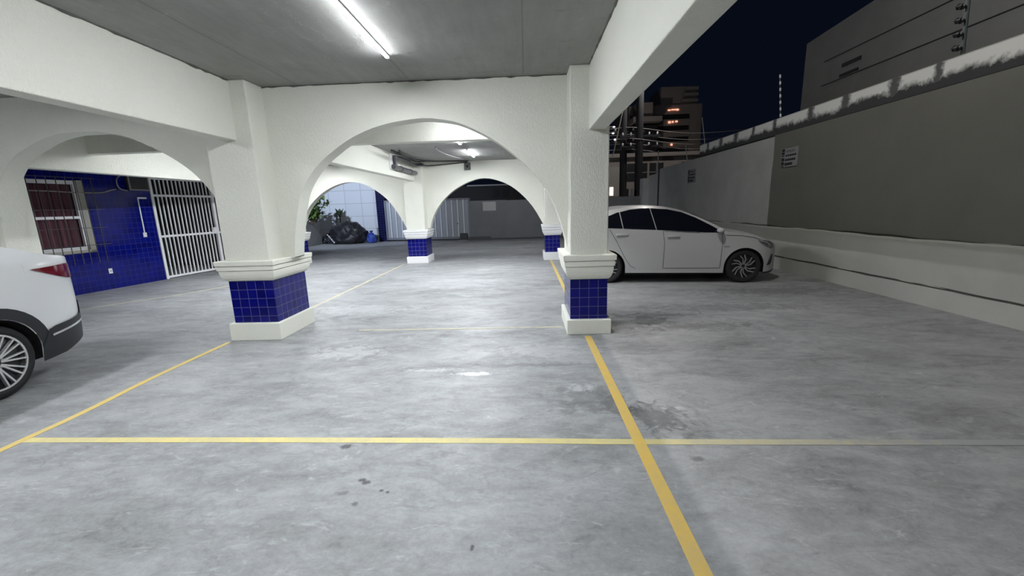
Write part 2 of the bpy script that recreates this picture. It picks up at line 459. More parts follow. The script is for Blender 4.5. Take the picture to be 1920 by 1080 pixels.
# pillars
def pillar(label, x0, x1, y0, y1, zt, zc, zs, ztop, mould, group):
    cx, cy = (x0 + x1) / 2, (y0 + y1) / 2
    t = thing('pillar', label, 'pillar', (cx, cy, 0), 0, group)
    hx, hy = (x1 - x0) / 2, (y1 - y0) / 2
    MB().box((-hx, -hy, zs - .004), (hx, hy, ztop), .012).build('shaft', M['plaster'], t)
    MB().box((-hx, -hy, zt - .004), (hx, hy, zc + .004), .004, 1).build('tiled_band', M['tile'], t, uv=True, uvo=(hx + .0015, hy + .0015, -zc))
    b = MB().box((-hx - .04, -hy - .055, 0), (hx + .04, hy + .03, zt), .008)
    b.build('base_block', mould, t)
    H = zs - zc
    prof = [(0.0, zc), (.006, zc), (.022, zc + .05 * H), (.038, zc + .16 * H), (.049, zc + .30 * H), (.055, zc + .45 * H), (.056, zc + .515 * H), (.050, zc + .525 * H), (.050, zc + .54 * H), (.066, zc + .55 * H), (.068, zc + .74 * H), (.060, zc + .75 * H), (.060, zc + .77 * H), (.078, zc + .78 * H), (.082, zc + .97 * H), (.076, zc + H), (0, zc + H + .002)]
    rings = [[(-hx - o, -hy - o, z), (hx + o, -hy - o, z), (hx + o, hy + o, z), (-hx - o, hy + o, z)] for o, z in prof]
    MB().loft(rings).build('capital_moulding', mould, t)
    return t
NG, FG = 'tiled pillars of the near arch row', 'tiled pillars of the far arch row'
pillar('cream pillar with five-tile-wide blue base, left of the wide near arch', -3.45, -2.925, 4.56, 5.26, .205, .70, .935, CEIL, M['moulding'], NG)
pillar('cream pillar with four-tile-wide blue base, right of the wide near arch under the outer beam', .472, .887, 4.56, 5.26, .17, .628, .905, CEIL, M['moulding'], NG)
pillar('cream pillar at the far left of the near arches, behind the white car tail', -6.96, -6.44, 4.56, 5.26, .19, .68, .92, CEIL, M['moulding'], NG)
pillar('far pillar with bright white mouldings between the two far arches', -3.235, -2.73, 11.1, 11.75, .185, .66, .90, 2.67, M['white_moulding'], FG)
pillar('far pillar with bright white mouldings at the right end of the far arches', .482, .882, 11.1, 11.75, .21, .66, .935, 2.67, M['white_moulding'], FG)
pillar('far pillar mostly hidden behind the left near pillar, only its moulding edge showing', -6.88, -6.335, 11.1, 11.75, .2, .66, .90, 2.67, M['white_moulding'], FG)

# beams
def beam(label, a, b, group='cream concrete beams'):
    return tag(MB().box(a, b, .008).build('beam', M['plaster']), label, 'beam', group)
beam('long cream beam under the ceiling ending at the left near pillar', (-3.265, -6, 2.235), (-3.1, 4.57, CEIL))
beam('long cream outer beam on the open right side ending at the right near pillar', (.672, -6, 2.21), (.845, 4.57, CEIL))
beam('shallow cross beam seen through the near arches', (-7.0, 6.5, 2.45), (.85, 6.66, CEIL))
beam('cream beam with grey drain pipe running to the far middle pillar', (-3.1, 5.07, 2.185), (-2.93, 11.11, CEIL))
beam('unseen cream outer beam, lowered to shade the wall, between the right near pillar and the right far pillar', (.672, 5.25, 2.03), (.845, 11.11, CEIL))  # hidden beam, underside lowered to keep far tube light off the right wall
beam('cream beam behind the left near arch, hanging before the blue tiled wall', (-7.0, 5.25, 2.17), (-6.82, 11.11, CEIL))

struct(MB().box((-9.6, -6, 3.1), (.70, 11.7, 9.0)).build('wall_front', M['plaster']), 'plain upper facade of the building above the car park', 'wall')

# dirty joint between ceiling and walls
jm = simple('dirty_ceiling_joint', (.09, .09, .08), .95, var=.5, vscale=12)
def joint(n, label, a, b):
    a, b = Vector(a), Vector(b); L = (b - a).length; d = (b - a) / L; rings = []
    m = int(L / .06)
    for k in range(m + 1):
        p = a + d * (L * k / m)
        r = .006 + random.uniform(0, .004) + random.choice((0, 0, 0, .006))
        u = Vector((0, 0, 1)); v = d.cross(u)
        rings.append([p + v * r, p - u * r * 1.4, p - v * r, p + u * .003])
    struct(MB().loft(rings).build('trim_%d' % n, jm), label, 'joint')
joint(5, 'ragged dark joint between ceiling and near arch wall', (-2.92, 4.848, CEIL), (.47, 4.848, CEIL))
joint(6, 'ragged dark joint between ceiling and left beam', (-3.098, -2, CEIL), (-3.098, 4.55, CEIL))
joint(7, 'ragged dark joint between ceiling and outer beam', (.67, -2, CEIL), (.67, 4.55, CEIL))

# yellow lines
def ground_line(label, pts, w, mat, group='yellow parking bay lines', h=.003):
    mb = MB(); P = spline([(x, y, 0) for x, y in pts], 6) if len(pts) > 2 else [Vector((x, y, 0)) for x, y in pts]
    rings = []
    for i, p in enumerate(P):
        d = (P[min(i + 1, len(P) - 1)] - P[max(i - 1, 0)]).normalized(); n = Vector((-d.y, d.x, 0)) * w / 2
        rings.append([(*(p + n).xy, .0005), (*(p + n).xy, h), (*(p - n).xy, h), (*(p - n).xy, .0005)])
    return tag(mb.loft(rings).build('parking_line', mat), label, 'floor line', group)
ground_line('strong yellow line running from the right near pillar towards the viewer', [(.654, 4.44), (.658, 3.4), (.662, 2.33), (.666, 1.4), (.67, -1.5)], .072, M['yellow_fresh'])
ground_line('yellow line running from the left near pillar towards the lower left corner', [(-3.478, 4.45), (-3.473, 3.48), (-3.425, 2.77), (-3.435, 2.3), (-3.45, .5), (-3.46, -1.5)], .055, M['yellow'])
ground_line('long yellow line across the foreground, fading out on the right', [(-3.42, 2.415), (-2.2, 2.40), (-1.37, 2.385), (.0, 2.355), (.64, 2.335), (2.3, 2.305), (4.2, 2.27)], .058, M['yellow_fade'], h=.0018)
ground_line('thin pale line across the floor just before the near pillars', [(-2.1, 4.835), (-1.4, 4.828), (.40, 4.811)], .035, M['yellow_pale'])
ground_line('yellow line running from the right near pillar to the right far pillar', [(.638, 5.3), (.637, 7.06), (.628, 11.03)], .06, M['yellow'])
ground_line('pale yellow line running from the left near pillar to the middle far pillar', [(-3.36, 5.35), (-3.35, 7.0), (-3.33, 10.95)], .06, M['yellow_pale'])
ground_line('faint line on the floor in front of the barred gate, left of the left pillar', [(-8.1, 4.9), (-7.17, 6.58), (-6.56, 7.47), (-5.6, 9.6)], .05, M['yellow_pale'])

# ------------------------------------------------------------------ tube lamps
G_T = 'white LED tube lamps'
def make_tube(label, loc, power):
    tube_mat = emit('led_tube', (.92, .96, 1.0), power)
    t = thing('tube_lamp', label, 'lamp', loc, 0, G_T)
    MB().box((-.018, -.60, -.024), (.018, .60, 0), .002, 1).build('batten', M['white_metal'], t)
    sec = [(-.018, -.0242)] + [(.0255 * math.sin(a), -.0062 - .0255 * math.cos(a)) for a in [math.radians(-45 + 9 * k) for k in range(11)]] + [(.018, -.0242)]
    MB().loft([[(x, y, z) for x, z in sec] for y in (-.585, .585)]).build('tube', tube_mat, t, smooth=30)
    for s in (-1, 1):
        MB().box((-.018, s * .6 - .015, -.035), (.018, s * .6 + .015, -.02), .003, 1).build('end_cap', M['off_plate'], t)
    return t
tl = make_tube('long lit tube lamp on the ceiling right above the middle bay', (-1.235, 3.46, CEIL), TUBE_POWER)
dup(tl, (-1.235, 1.95, CEIL), 'added unseen tube lamp in line with the long lit one, just over the viewer', G_T)  # unseen tube added to brighten the pillar fronts
dup(tl, (-1.235, -2.0, CEIL), 'tube lamp on the ceiling behind the viewer', G_T)
dup(tl, (-5.05, 2.7, CEIL), 'tube lamp in the left bay above the tail of the white car', G_T)
dup(tl, (-5.05, -.2, CEIL), 'added unseen tube lamp in the left bay over the nose of the white car', G_T)  # extra unseen tube added as fill from the left
make_tube('tube lamp hidden between the near arch wall and the cross beam', (-.95, 5.78, CEIL), TUBE_POWER * .55)
t2 = make_tube('far lit tube lamp, the lower of the two seen through the near arch', (-1.235, 9.75, 2.67), TUBE_POWER * 1.7)
dup(t2, (-1.235, 7.65, 2.67), 'far lit tube lamp, the upper one half hidden by the cross beam', G_T)
dup(t2, (-5.1, 7.7, 2.67), 'added unseen tube lamp in the far left bay just behind the cross beam', G_T)  # second unseen tube added to brighten the beam before the blue wall
dup(t2, (-5.1, 10.0, 2.67), 'tube lamp in the far left bay before the barred gate', G_T)

# ------------------------------------------------------------------ left tiled wall with window and gate
WA = math.atan2(3.05, .45)
WL = Vector((-8.8, 7.6, 0))
def wl_thing(name, label, cat, s=0, z=0, ins=0, group=None):
    d = Vector((math.cos(WA), math.sin(WA), 0)); n = Vector((math.sin(WA), -math.cos(WA), 0))
    return thing(name, label, cat, WL + d * s + n * ins + Vector((0, 0, z)), WA, group)
def on_wall(o): o.location = WL; o.rotation_euler = (0, 0, WA); return o
# local axes: x along the wall (away), y into the wall, z up;  room side is -y
w = MB()
w.box((-5, 0, 0), (-.52, .16, 2.36)); w.box((-.52, 0, 0), (.47, .16, .80)); w.box((-.52, 0, 2.2), (.47, .16, 2.36))
w.box((.47, 0, 0), (1.745, .16, 2.36)); w.box((3.62, 0, 0), (4.3, .16, 2.36))
struct(on_wall(w.build('wall_left', M['wall_tile'], uv=True)), 'cobalt blue tiled wall with window and barred gate behind the left arch', 'wall')
struct(on_wall(MB().box((-5, -.01, 2.36), (4.3, .17, 2.95)).build('wall_left', M['plaster'])), 'cream wall band above the blue tiles', 'wall')
p = MB(); p.box((1.2, 2.6, 0), (4.3, 2.7, 2.8)); p.box((1.2, .2, 0), (1.3, 2.6, 2.8)); p.box((4.2, .2, 0), (4.3, 2.6, 2.8)); p.box((1.2, .2, 2.5), (4.3, 2.7, 2.6))
struct(on_wall(p.build('wall_left', M['passage'])), 'dim passage walls behind the barred gate', 'wall')
# window
win = bpy.data.objects.new('window_1', None); C.objects.link(win); struct(on_wall(win), 'window with burgundy curtain, white frame and beige surround in the blue wall', 'window')
f = MB(); f.box((-.52, -.03, .80), (-.42, .10, 2.2), .004); f.box((.36, -.03, .80), (.47, .10, 2.2), .004); f.box((-.52, -.03, .80), (.47, .10, .86), .004)
f.build('window_surround', M['beige'], win)
f = MB(); f.box((-.42, .0, 2.12), (.36, .06, 2.19)); f.box((-.42, .0, .86), (.36, .06, .92)); f.box((.31, .0, .86), (.36, .06, 2.19)); f.box((-.42, .0, .86), (-.37, .06, 2.19)); f.box((-.40, -.005, 1.465), (.34, .055, 1.515))
f.build('window_frame', M['white_metal'], win)
# curtain with real folds
mb = MB(); rings = []
for z in (.93, 1.3, 1.7, 2.12):
    ring = []
    for i in range(61):
        x = -.37 + .68 * i / 60
        ring.append((x, .10 + .022 * math.sin(i * .82) + .008 * math.sin(i * 2.1 + z), z))
    rings.append(ring)
mb.loft(rings, closed=False)
cu = mb.build('curtain', M['curtain'], win, smooth=80)
MB().box((-.5, .15, .8), (.45, .16, 2.2)).build('window_back', M['house_dark'], win)
# security grille
g = wl_thing('window_grille', 'dark iron security grille in front of the curtained window', 'window grille', 0, 0, .12)
for i, (x, z0, z1) in enumerate([(-.73, .6, 2.25), (-.585, .6, 2.25), (-.44, .6, 2.25), (-.295, .6, 2.25), (-.16, .59, 2.25), (-.015, .59, 2.25), (.13, .59, 2.25), (.26, .59, 2.25), (.40, .59, 2.25), (.545, .59, 2.25)]):
    MB().tube([(x, 0, z0), (x, 0, z1)], .0075, 6).build('bar', M['dark_iron'], g)
for z, x0, x1 in ((1.635, -.8, .70), (1.28, -.8, .68), (.945, -.8, .68), (2.24, -.8, .62)):
    MB().tube([(x0, .006, z), (x1, .006, z), ], .006, 6).build('cross_bar', M['dark_iron'], g)
for z in (1.635, .945):
    for x in (-.73, .545):
        MB().tube([(x, .0, z), (x, .125, z)], .006, 6).build('wall_bracket', M['dark_iron'], g)
# barred gate
g = wl_thing('barred_gate', 'tall white barred metal gate beside the blue tiled wall', 'gate', 0, 0, .0)
MB().box((1.75, -.02, 0), (1.81, .04, 2.36), .004, 1).build('gate_post', M['white_metal'], g)
MB().box((3.30, -.02, 0), (3.38, .04, 2.36), .004, 1).build('gate_post', M['white_metal'], g)
for z0, z1, nm in ((.02, .07, 'bottom_rail'), (.975, 1.025, 'middle_rail'), (1.915, 1.965, 'transom_rail'), (2.30, 2.345, 'top_rail')):
    MB().box((1.81, -.012, z0), (3.30, .032, z1), .003, 1).build(nm, M['white_metal'], g)
for i in range(14):
    x = 1.81 + 1.49 * (i + 1) / 15
    MB().box((x - .012, -.004, .05), (x + .012, .022, 2.32)).build('bar', M['white_metal'], g)
MB().box((3.54, -.02, 0), (3.61, .04, 2.36), .004, 1).build('gate_post', M['white_metal'], g)
for z in (.045, 1.0, 1.94, 2.32):
    MB().box((3.38, -.012, z - .02), (3.54, .032, z + .02)).build('short_rail', M['white_metal'], g)
MB().box((3.448, -.004, .05), (3.472, .022, 2.32)).build('bar', M['white_metal'], g)
MB().box((3.20, -.03, 1.0), (3.29, .05, 1.14), .004, 1).build('lock_box', M['white_metal'], g)
# air conditioner, cable, switch, socket
a = wl_thing('air_conditioner', 'dark air conditioner sleeve set high in the blue wall beside the gate', 'air conditioner')
MB().box((1.27, -.10, 2.04), (1.66, .05, 2.355), .006).build('housing', M['dark_box'], a)
mb = MB()
for z in (2.045, 2.34): mb.box((1.255, -.12, z - .012), (1.67, -.09, z + .012))
for x in (1.262, 1.664): mb.box((x - .010, -.12, 2.035), (x + .010, -.09, 2.35))
mb.build('front_frame', M['cable'], a)
mb = MB()
for k in range(7): mb.box((1.30, -.106, 2.09 + k * .034), (1.63, -.10, 2.10 + k * .034))
mb.build('grille', M['wellblack'], a)
c = MB().tube(spline([(-3.0, -.015, 2.02), (-1.5, -.015, 1.99), (-.53, -.03, 1.985), (-.1, -.04, 1.98), (.31, -.04, 1.965), (.76, -.015, 1.975), (.95, -.015, 2.03), (1.05, -.015, 2.05)], 6), .012, 6).build('wall_cable', M['cable'], smooth=True)
tag(on_wall(c), 'grey cable running along the blue wall over the window top', 'cable')
c = MB().tube(spline([(1.27, -.02, 2.03), (1.14, -.02, 2.06), (1.09, -.02, 2.15), (1.10, -.02, 2.26), (1.17, -.02, 2.33), (1.25, -.02, 2.35)], 6), .012, 6).build('cable_loop', M['cable'], smooth=True)
tag(on_wall(c), 'grey cable loop hanging beside the air conditioner', 'cable')
s = wl_thing('wall_switch', 'white switch plate with surface conduit on the blue wall near the gate', 'switch')
MB().box((1.42, -.012, 1.02), (1.50, 0, 1.12), .004).build('plate', M['off_plate'], s)
MB().box((1.445, -.014, 1.12), (1.465, 0, 1.885)).build('vertical_conduit', M['white_metal'], s)
MB().box((1.445, -.02, 1.86), (1.64, 0, 1.895), .003, 1).build('top_conduit', M['white_metal'], s)
MB().box((1.447, -.018, 1.05), (1.473, -.011, 1.09), .002, 1).build('switch_key', M['white_metal'], s)
s = wl_thing('wall_socket', 'small white socket plate low on the blue tiled wall', 'socket')
MB().box((.595, -.012, .325), (.665, 0, .43), .004).build('plate', M['off_plate'], s)
MB().box((.62, -.015, .36), (.64, -.011, .395), .002, 1).build('socket_face', M['cable'], s)

# ------------------------------------------------------------------ right boundary wall
def wavy_wall(name, mat, x0, x1, ya, yb, z0, z1):
    return MB().box((x0, ya, z0), (x1, yb, z1)).build(name, mat)
struct(wavy_wall('wall_right', M['wall_olive'], 5.22, 5.5, -6, 9.24, .80, 2.74), 'dark grey olive boundary wall on the right', 'wall')
mb = MB()
edge = [(9.22, .80), (9.25, 1.0), (9.235, 1.35), (9.275, 1.65), (9.25, 1.95), (9.22, 2.25), (9.235, 2.71)]
mb.prism(edge + [(16.8, 2.70), (16.8, .80)], 'X', 5.214, 5.5)
struct(mb.build('wall_right', M['wall_grey']), 'lighter grey farther half of the right boundary wall', 'wall')
struct(MB().box((5.214, -6, 2.735), (5.45, 13.06, 3.06), .01).build('trim_1', M['parapet']), 'white parapet band with black mould on top of the right wall', 'parapet')
mb = MB()
rings = []
for k in range(121):
    y = -6 + 22.8 * k / 120
    o = .006 * math.sin(k * .9) + .005 * math.sin(k * 2.3)
    zt = .868 + .010 * math.sin(k * .37) + .005 * math.sin(k * 1.7)
    rings.append([(5.20 + o * .5, y, 0), (5.20 + o * .4, y, .255 + o * .5), (5.222, y, .258 + o * .5), (5.222, y, .272 + o * .5), (5.195 + o * .4, y, .276 + o * .5), (5.185 + o * .4, y, zt - .03), (5.20, y, zt), (5.3, y, zt), (5.3, y, 0)])
mb.loft(rings)
struct(mb.build('baseboard_right', M['plinth']), 'off-white raised plinth along the foot of the right wall', 'plinth')
rings = []
for k in range(91):
    y = -6 + 21.5 * k / 90
    zt = .872 + .010 * math.sin(k * .5) + .006 * math.sin(k * 1.9)
    h = .008 + .006 * (1 + math.sin(k * 1.13)) * .5
    rings.append([(5.205, y, zt - .004), (5.195, y, zt + h), (5.225, y, zt + h), (5.225, y, zt - .004)])
struct(MB().loft(rings).build('trim_2', M['groove']), 'dark ragged crack line on top of the right plinth', 'crack')
rings = []
for k in range(91):
    y = -6 + 21.5 * k / 90
    o = .004 * math.sin(k * 1.9) + .004 * math.sin(k * .7)
    rings.append([(5.197, y, .254 + o), (5.193, y, .280 + o), (5.224, y, .282 + o), (5.224, y, .252 + o)])
struct(MB().loft(rings).build('trim_3', M['groove']), 'dark groove running low along the right plinth', 'groove')
mb = MB(); mb.box((5.24, 16.8, 0), (5.5, 18.3, 2.55)); mb.box((5.21, 16.80, 0), (5.52, 17.0, 2.70)); mb.box((5.0, 18.3, 0), (5.5, 18.8, 2.45))
struct(mb.build('wall_right', M['wall_grey']), 'stepped far end of the right wall with darker pilaster', 'wall')
mb = MB(); mb.box((5.195, 16.78, 0), (5.225, 16.92, 2.72))
struct(mb.build('trim_4', M['groove']), 'dark vertical strip at the far end of the right wall', 'trim')

# warning signs on the wall
def text_obj(body, size, mat, parent, loc, rot):
    cu = bpy.data.curves.new('lettering', 'FONT'); cu.body = body; cu.size = size; cu.extrude = .0006
    cu.align_x = 'LEFT'
    tmp = bpy.data.objects.new('lettering', cu); C.objects.link(tmp)
    dg = bpy.context.evaluated_depsgraph_get(); dg.update()
    me = bpy.data.meshes.new_from_object(tmp.evaluated_get(dg))
    bpy.data.objects.remove(tmp)
    me.materials.clear(); me.materials.append(mat)
    o = bpy.data.objects.new('lettering', me); C.objects.link(o)
    o.parent = parent; o.location = loc; o.rotation_euler = rot
    return o
def warning_sign(label, yc, zc, w, h):
    t = thing('warning_sign', label, 'sign', (5.214, yc, zc), 0, 'warning signs on the right wall')
    MB().box((-.010, -w / 2, -h / 2), (0, w / 2, h / 2), .002, 1).build('plate', M['sign'], t)
    # seen from the yard: left edge of the sign is at +y
    mb = MB()
    for k, (z0, z1) in enumerate([(.34, .48), (.18, .31), (.08, .14), (-.17, 0.0), (-.38, -.21), (-.48, -.42)]):
        mb.box((-.012, w * .30, z0 * h), (-.0095, w * .47, z1 * h))
    mb.build('pictogram', M['sign_black'], t)
    text_obj('ATENÇÃO', h * .17, M['sign_black'], t, (-.0105, w * .24, h * .27), (math.pi / 2, 0, -math.pi / 2))
    for z0, z1, e in ((.06, .15, -.44), (-.18, -.07, -.40), (-.42, -.28, -.22)):
        n = 5; mb = MB()
        for k in range(n):
            a = w * .24 + (w * e - w * .24) * k / n; b = w * .24 + (w * e - w * .24) * (k + .82) / n
            mb.box((-.012, b, z0 * h), (-.0095, a, z1 * h))
        mb.build('text_row', M['sign_black'], t)
    return t
warning_sign('warning sign on the dark near half of the right wall', 8.66, 2.235, .52, .36)
warning_sign('warning sign on the lighter far half of the right wall', 13.55, 2.21, .62, .40)

# fence posts on the parapet
def fence_post(label, y, z0, z1, lean, n, mat, rr, gap, tip):
    t = thing('fence_post', label, 'fence post', (5.32, y, z0), 0, 'electric fence posts on the right wall')
    H = z1 - z0
    MB().tube([(0, 0, -.02), (0, lean, H)], rr, 8).build('pole', mat, t, smooth=True)
    if tip < .02:
        for k in range(n):
            z = H * (k + .4) / n
            MB().tube([(0, lean * z / H, z), (0, lean * (z + .05) / H, z + .06)], rr * 1.5, 8).build('insulator', M['off_plate'], t, smooth=40)
        n = 0
    for k in range(n):
        z = H * (k + .7) / n
        y0 = lean * z / H
        MB().lathe([(.006, 0), (tip, .03), (tip * .7, .06), (tip, .07), (tip * .5, .11)], 10, 'X', (-.11 - rr, y0, z)).build('insulator', M['insulator'], t, smooth=40)
    return t
fence_post('dark fence post with four black insulators high on the right wall', 5.63, 3.05, 4.45, .09, 9, M['post_teal'], .022, .15, .035)
fence_post('thin striped fence post standing out against the night sky', 9.27, 3.05, 3.97, .16, 7, M['dark_iron'], .011, .11, .016)
fence_post('thin slanting fence post in front of the high-rise tower', 12.95, 3.05, 3.88, .33, 0, M['concrete_post'], .014, .1, .01)
fence_post('short fence post where the right wall drops in height', 14.25, 2.68, 3.30, .27, 0, M['concrete_post'], .016, .1, .01)
fence_post('far fence post above the stepped end of the right wall', 17.4, 2.5, 3.45, .0, 0, M['concrete_post'], .018, .1, .01)

# neighbouring building above the wall
nb = thing('neighbour_building', 'windowless grey building rising behind the right wall', 'building', (8.0, 5, 0))
MB().prism([(-12, 0), (8.0, 0), (8.0, 5.68), (5.7, 5.79), (-12, 6.7)], 'X', 0, 6).build('wall', M['neighbour'], nb)
mb = MB()
for z in (4.35, 4.95): mb.box((-.012, -11, z), (.002, 7.2, z + .02))
mb.build('cladding_joint', M['house_dark'], nb)
mb = MB(); mb.box((-.02, 5.9, 4.62), (.01, 6.5, 4.70)); mb.box((-.02, 5.95, 4.40), (.01, 6.55, 4.46))
mb.build('vent_slot', M['house_dark'], nb)

# ------------------------------------------------------------------ far end: gate, back wall, tiled wall
GA = math.atan2(-.9, 7.4)
mg = thing('sliding_gate', 'grey corrugated metal sliding gate at the far end of the car park', 'gate', (-6.55, 19.32, 0), GA)
mb = MB(); rings = []
for z in (.16, 1.84):
    ring = []
    x = 0
    k = 0
    while x < 3.98:
        for dx, dy in ((0, 0), (.20, 0), (.215, -.03), (.255, -.03)):
            if x + dx < 4.0: ring.append((x + dx, dy, z))
        x += .27
    rings.append(ring)
mb.loft(rings, closed=False)
mb.build('corrugated_panel', M['gate_metal'], mg, fix=False)
mb = MB()
for k in range(15): mb.box((.217 + .27 * k, -.042, .16), (.253 + .27 * k, -.030, 1.84))
mb.build('panel_ribs', M['white_metal'], mg)
f = MB(); f.box((-.03, -.05, .06), (4.03, .03, .16)); f.box((-.03, -.05, 1.82), (4.03, .03, 1.88)); f.box((-.03, -.05, .06), (.03, .03, 1.88)); f.box((3.97, -.05, .06), (4.05, .03, 1.88))
f.build('gate_frame', M['gate_dark'], mg)
for x in (.5, 3.5):
    MB().lathe([(.045, -.02), (.06, -.02), (.06, .02), (.045, .02)], 14, 'Y', (x, 0, .06)).build('wheel', M['carblack'], mg)
MB().ico((3.45, -.06, .75), .03, 1).build('gate_lock', M['carblack'], mg)
gm = thing('gate_motor', 'small dark gate motor box at the foot of the sliding gate', 'motor', (-2.85, 18.66, 0), GA)
MB().box((-.16, -.05, .04), (.16, .13, .32), .02).build('housing', M['dark_box'], gm)
MB().box((-.2, -.16, 0), (.2, .16, .04)).build('base', M['gate_dark'], gm)
rl = MB().box((-2.6, 18.52, .0), (-1.6, 18.58, .16)).build('gate_track', M['dark_box']); tag(rl, 'dark steel kerb rail beside the gate motor', 'rail'); rl.location.z = -.0
struct(MB().box((-2.62, 0, 0), (-.92, .2, 1.74)).build('wall_back', M['back_grey'], loc=(0, 18.8, 0)), 'grey back wall right of the sliding gate', 'wall')
struct(MB().box((-.93, -.05, 0), (6.0, .2, 1.72)).build('wall_back', M['back_grey'], loc=(0, 18.66, 0)), 'dark grey back wall section nearer the right boundary', 'wall')
mb = MB(); mb.box((-2.6, 18.60, 0), (5.2, 18.66, .07))
struct(mb.build('baseboard_back', M['dark_box']), 'dark kerb at the foot of the back wall', 'kerb')
pn = MB().box((-1.95, 18.785, 1.28), (-1.36, 18.80, 1.68), .004, 1).build('wall_panel', M['wall_grey']); tag(pn, 'pale square panel on the grey back wall', 'panel')
struct(MB().box((-14, 19.7, 0), (-6.98, 19.95, 4.6)).build('wall_back', M['white_tile'], uv=True), 'pale large-tiled wall lit bluish behind the plants', 'wall')
struct(MB().box((-6.98, 19.35, 0), (-6.56, 19.95, 3.6)).build('wall_back', M['pier_tile'], uv=True), 'dark blue tiled gate pier next to the sliding gate', 'wall')
tag(MB().tube([(-7.02, 19.4, 0), (-7.02, 19.4, .65)], .05, 10).build('bollard', M['rail']), 'short grey stub post at the foot of the blue gate pier', 'post')

# floodlights fixed to the facade; gate and yard ones are added fill
FLENS = emit('floodlight_lens', (.75, .85, 1.0), 25)
def floodlight(label, loc, rz, energy, aim, col, size=110):
    fl = thing('floodlight', label, 'lamp', loc, rz)
    MB().box((-.14, .06, -.10), (.14, .16, .10), .01).build('housing', M['spot_body'], fl)
    MB().box((-.12, .16, -.08), (.12, .166, .08)).build('lens', FLENS, fl)
    MB().box((-.05, 0, -.06), (.05, .07, .06), .005).build('bracket', M['spot_body'], fl)
    sl = bpy.data.lights.new('floodlight_beam', 'SPOT'); sl.energy = energy; sl.color = col
    sl.spot_size = math.radians(size); sl.spot_blend = .7; sl.shadow_soft_size = .1
    so = bpy.data.objects.new('floodlight_beam', sl); C.objects.link(so); so.parent = fl; so.location = (0, .2, 0)
    so.rotation_euler = Vector(aim).to_track_quat('-Z', 'Y').to_euler()
    return fl
floodlight('small floodlight high on the rear facade aimed at the pale tiled wall', (-8.6, 11.7, 4.6), 0, 1500, (.2, 7.0, -2.6), (.70, .81, 1.0), 70)
floodlight('added unseen floodlight on the rear facade above the far arch aimed at the sliding gate', (-1.2, 11.7, 4.4), 0, 420, (.0, 6, -3.0), (.9, .94, 1.0), 120)  # made-up lamp that brightens the gate and back wall
floodlight('added unseen floodlight high on the side facade above the outer beam', (.70, 4.0, 7.4), -math.pi / 2, 600, (.0, 3.2, -4.4), (1.0, .98, .93), 150)  # invented out-of-view lamp that fills the dark side yard

# planter, plants, bags
pl = thing('planter', 'low grey concrete planter bed left of the garbage bags', 'planter', (-10.0, 17.5, 0))
f = MB(); f.box((-1.6, -1.2, 0), (.62, 1.15, 1.02), .01)
f.build('planter_wall', M['planter'], pl)
MB().box((-1.5, -1.1, 1.0), (.52, 1.05, 1.03)).build('soil', M['stem'], pl)
def leaf(mb, p, d, L, W, bend=.3):
    d = d.normalized(); side = d.cross(Vector((0, 0, 1)))
    if side.length < .1: side = Vector((1, 0, 0))
    side.normalize(); up = side.cross(d)
    prof = [(0, .12), (.3, .9), (.6, 1.0), (.85, .55), (1, .04)]
    rows = []
    for t, wd in prof:
        c = p + d * L * t - Vector((0, 0, 1)) * bend * L * t * t
        rows.append([c - side * W * wd / 2 + up * .1 * W, c, c + side * W * wd / 2 + up * .1 * W])
    V = [[mb.bm.verts.new(q) for q in r] for r in rows]
    for i in range(len(V) - 1):
        for j in range(2):
            mb.bm.faces.new((V[i][j], V[i][j + 1], V[i + 1][j + 1], V[i + 1][j]))
sh = thing('shrub', 'leafy green shrub spilling over the concrete planter', 'plant', (-9.22, 17.75, 1.035))
mb = MB(); st = MB()
for k in range(24):
    a = random.uniform(0, 6.28); h = random.uniform(.35, 1.25); r = random.uniform(.1, .75)
    tip = Vector((r * math.cos(a), r * .8 * math.sin(a), h))
    P = spline([(0.1 * math.cos(a), .1 * math.sin(a), -.05), tip * .6 + Vector((0, 0, .12)), tip], 4)
    st.tube(P, .012, 5)
    for q in range(32):
        t = random.uniform(.25, 1.0); p = P[min(len(P) - 1, int(t * (len(P) - 1)))]
        dd = Vector((random.uniform(-1, 1), random.uniform(-1, 1), random.uniform(-.4, .7)))
        leaf(mb, p, dd, random.uniform(.13, .24), random.uniform(.07, .12))
mb.build('foliage', M['leaf'], sh, smooth=True, fix=False); st.build('stems', M['stem'], sh)
def leafy(name, label, loc, n, L, W, spread, zr, mat, lean=Vector((0, 0, 0))):
    t = thing(name, label, 'plant', loc)
    mb = MB()
    for k in range(n):
        a = 6.28 * k / n + random.uniform(-.3, .3)
        d = Vector((math.cos(a) * spread, math.sin(a) * spread, 1)) + lean
        leaf(mb, Vector((0, 0, random.uniform(*zr))), d, L * random.uniform(.75, 1.1), W, .25)
    mb.build('leaves', mat, t, smooth=True, fix=False)
    MB().tube([(0, 0, 0), (0, 0, zr[1])], .03, 6).build('stem', M['stem'], t)
    return t
leafy('banana_plant', 'tall plant with a few broad upright leaves against the pale tiled wall', (-8.75, 19.35, 0), 6, .62, .15, .38, (1.0, 1.25), M['leaf_broad'])
leafy('palm_plant', 'arching narrow-leaved plant behind the planter corner', (-9.75, 18.98, 0), 11, .75, .10, .8, (.75, 1.0), M['leaf_broad'])
leafy('small_plant', 'small pointed plant at the foot of the pale tiled wall, right of the blue bag', (-6.98, 18.95, 0), 5, .45, .15, .4, (.0, .05), M['leaf_broad'])
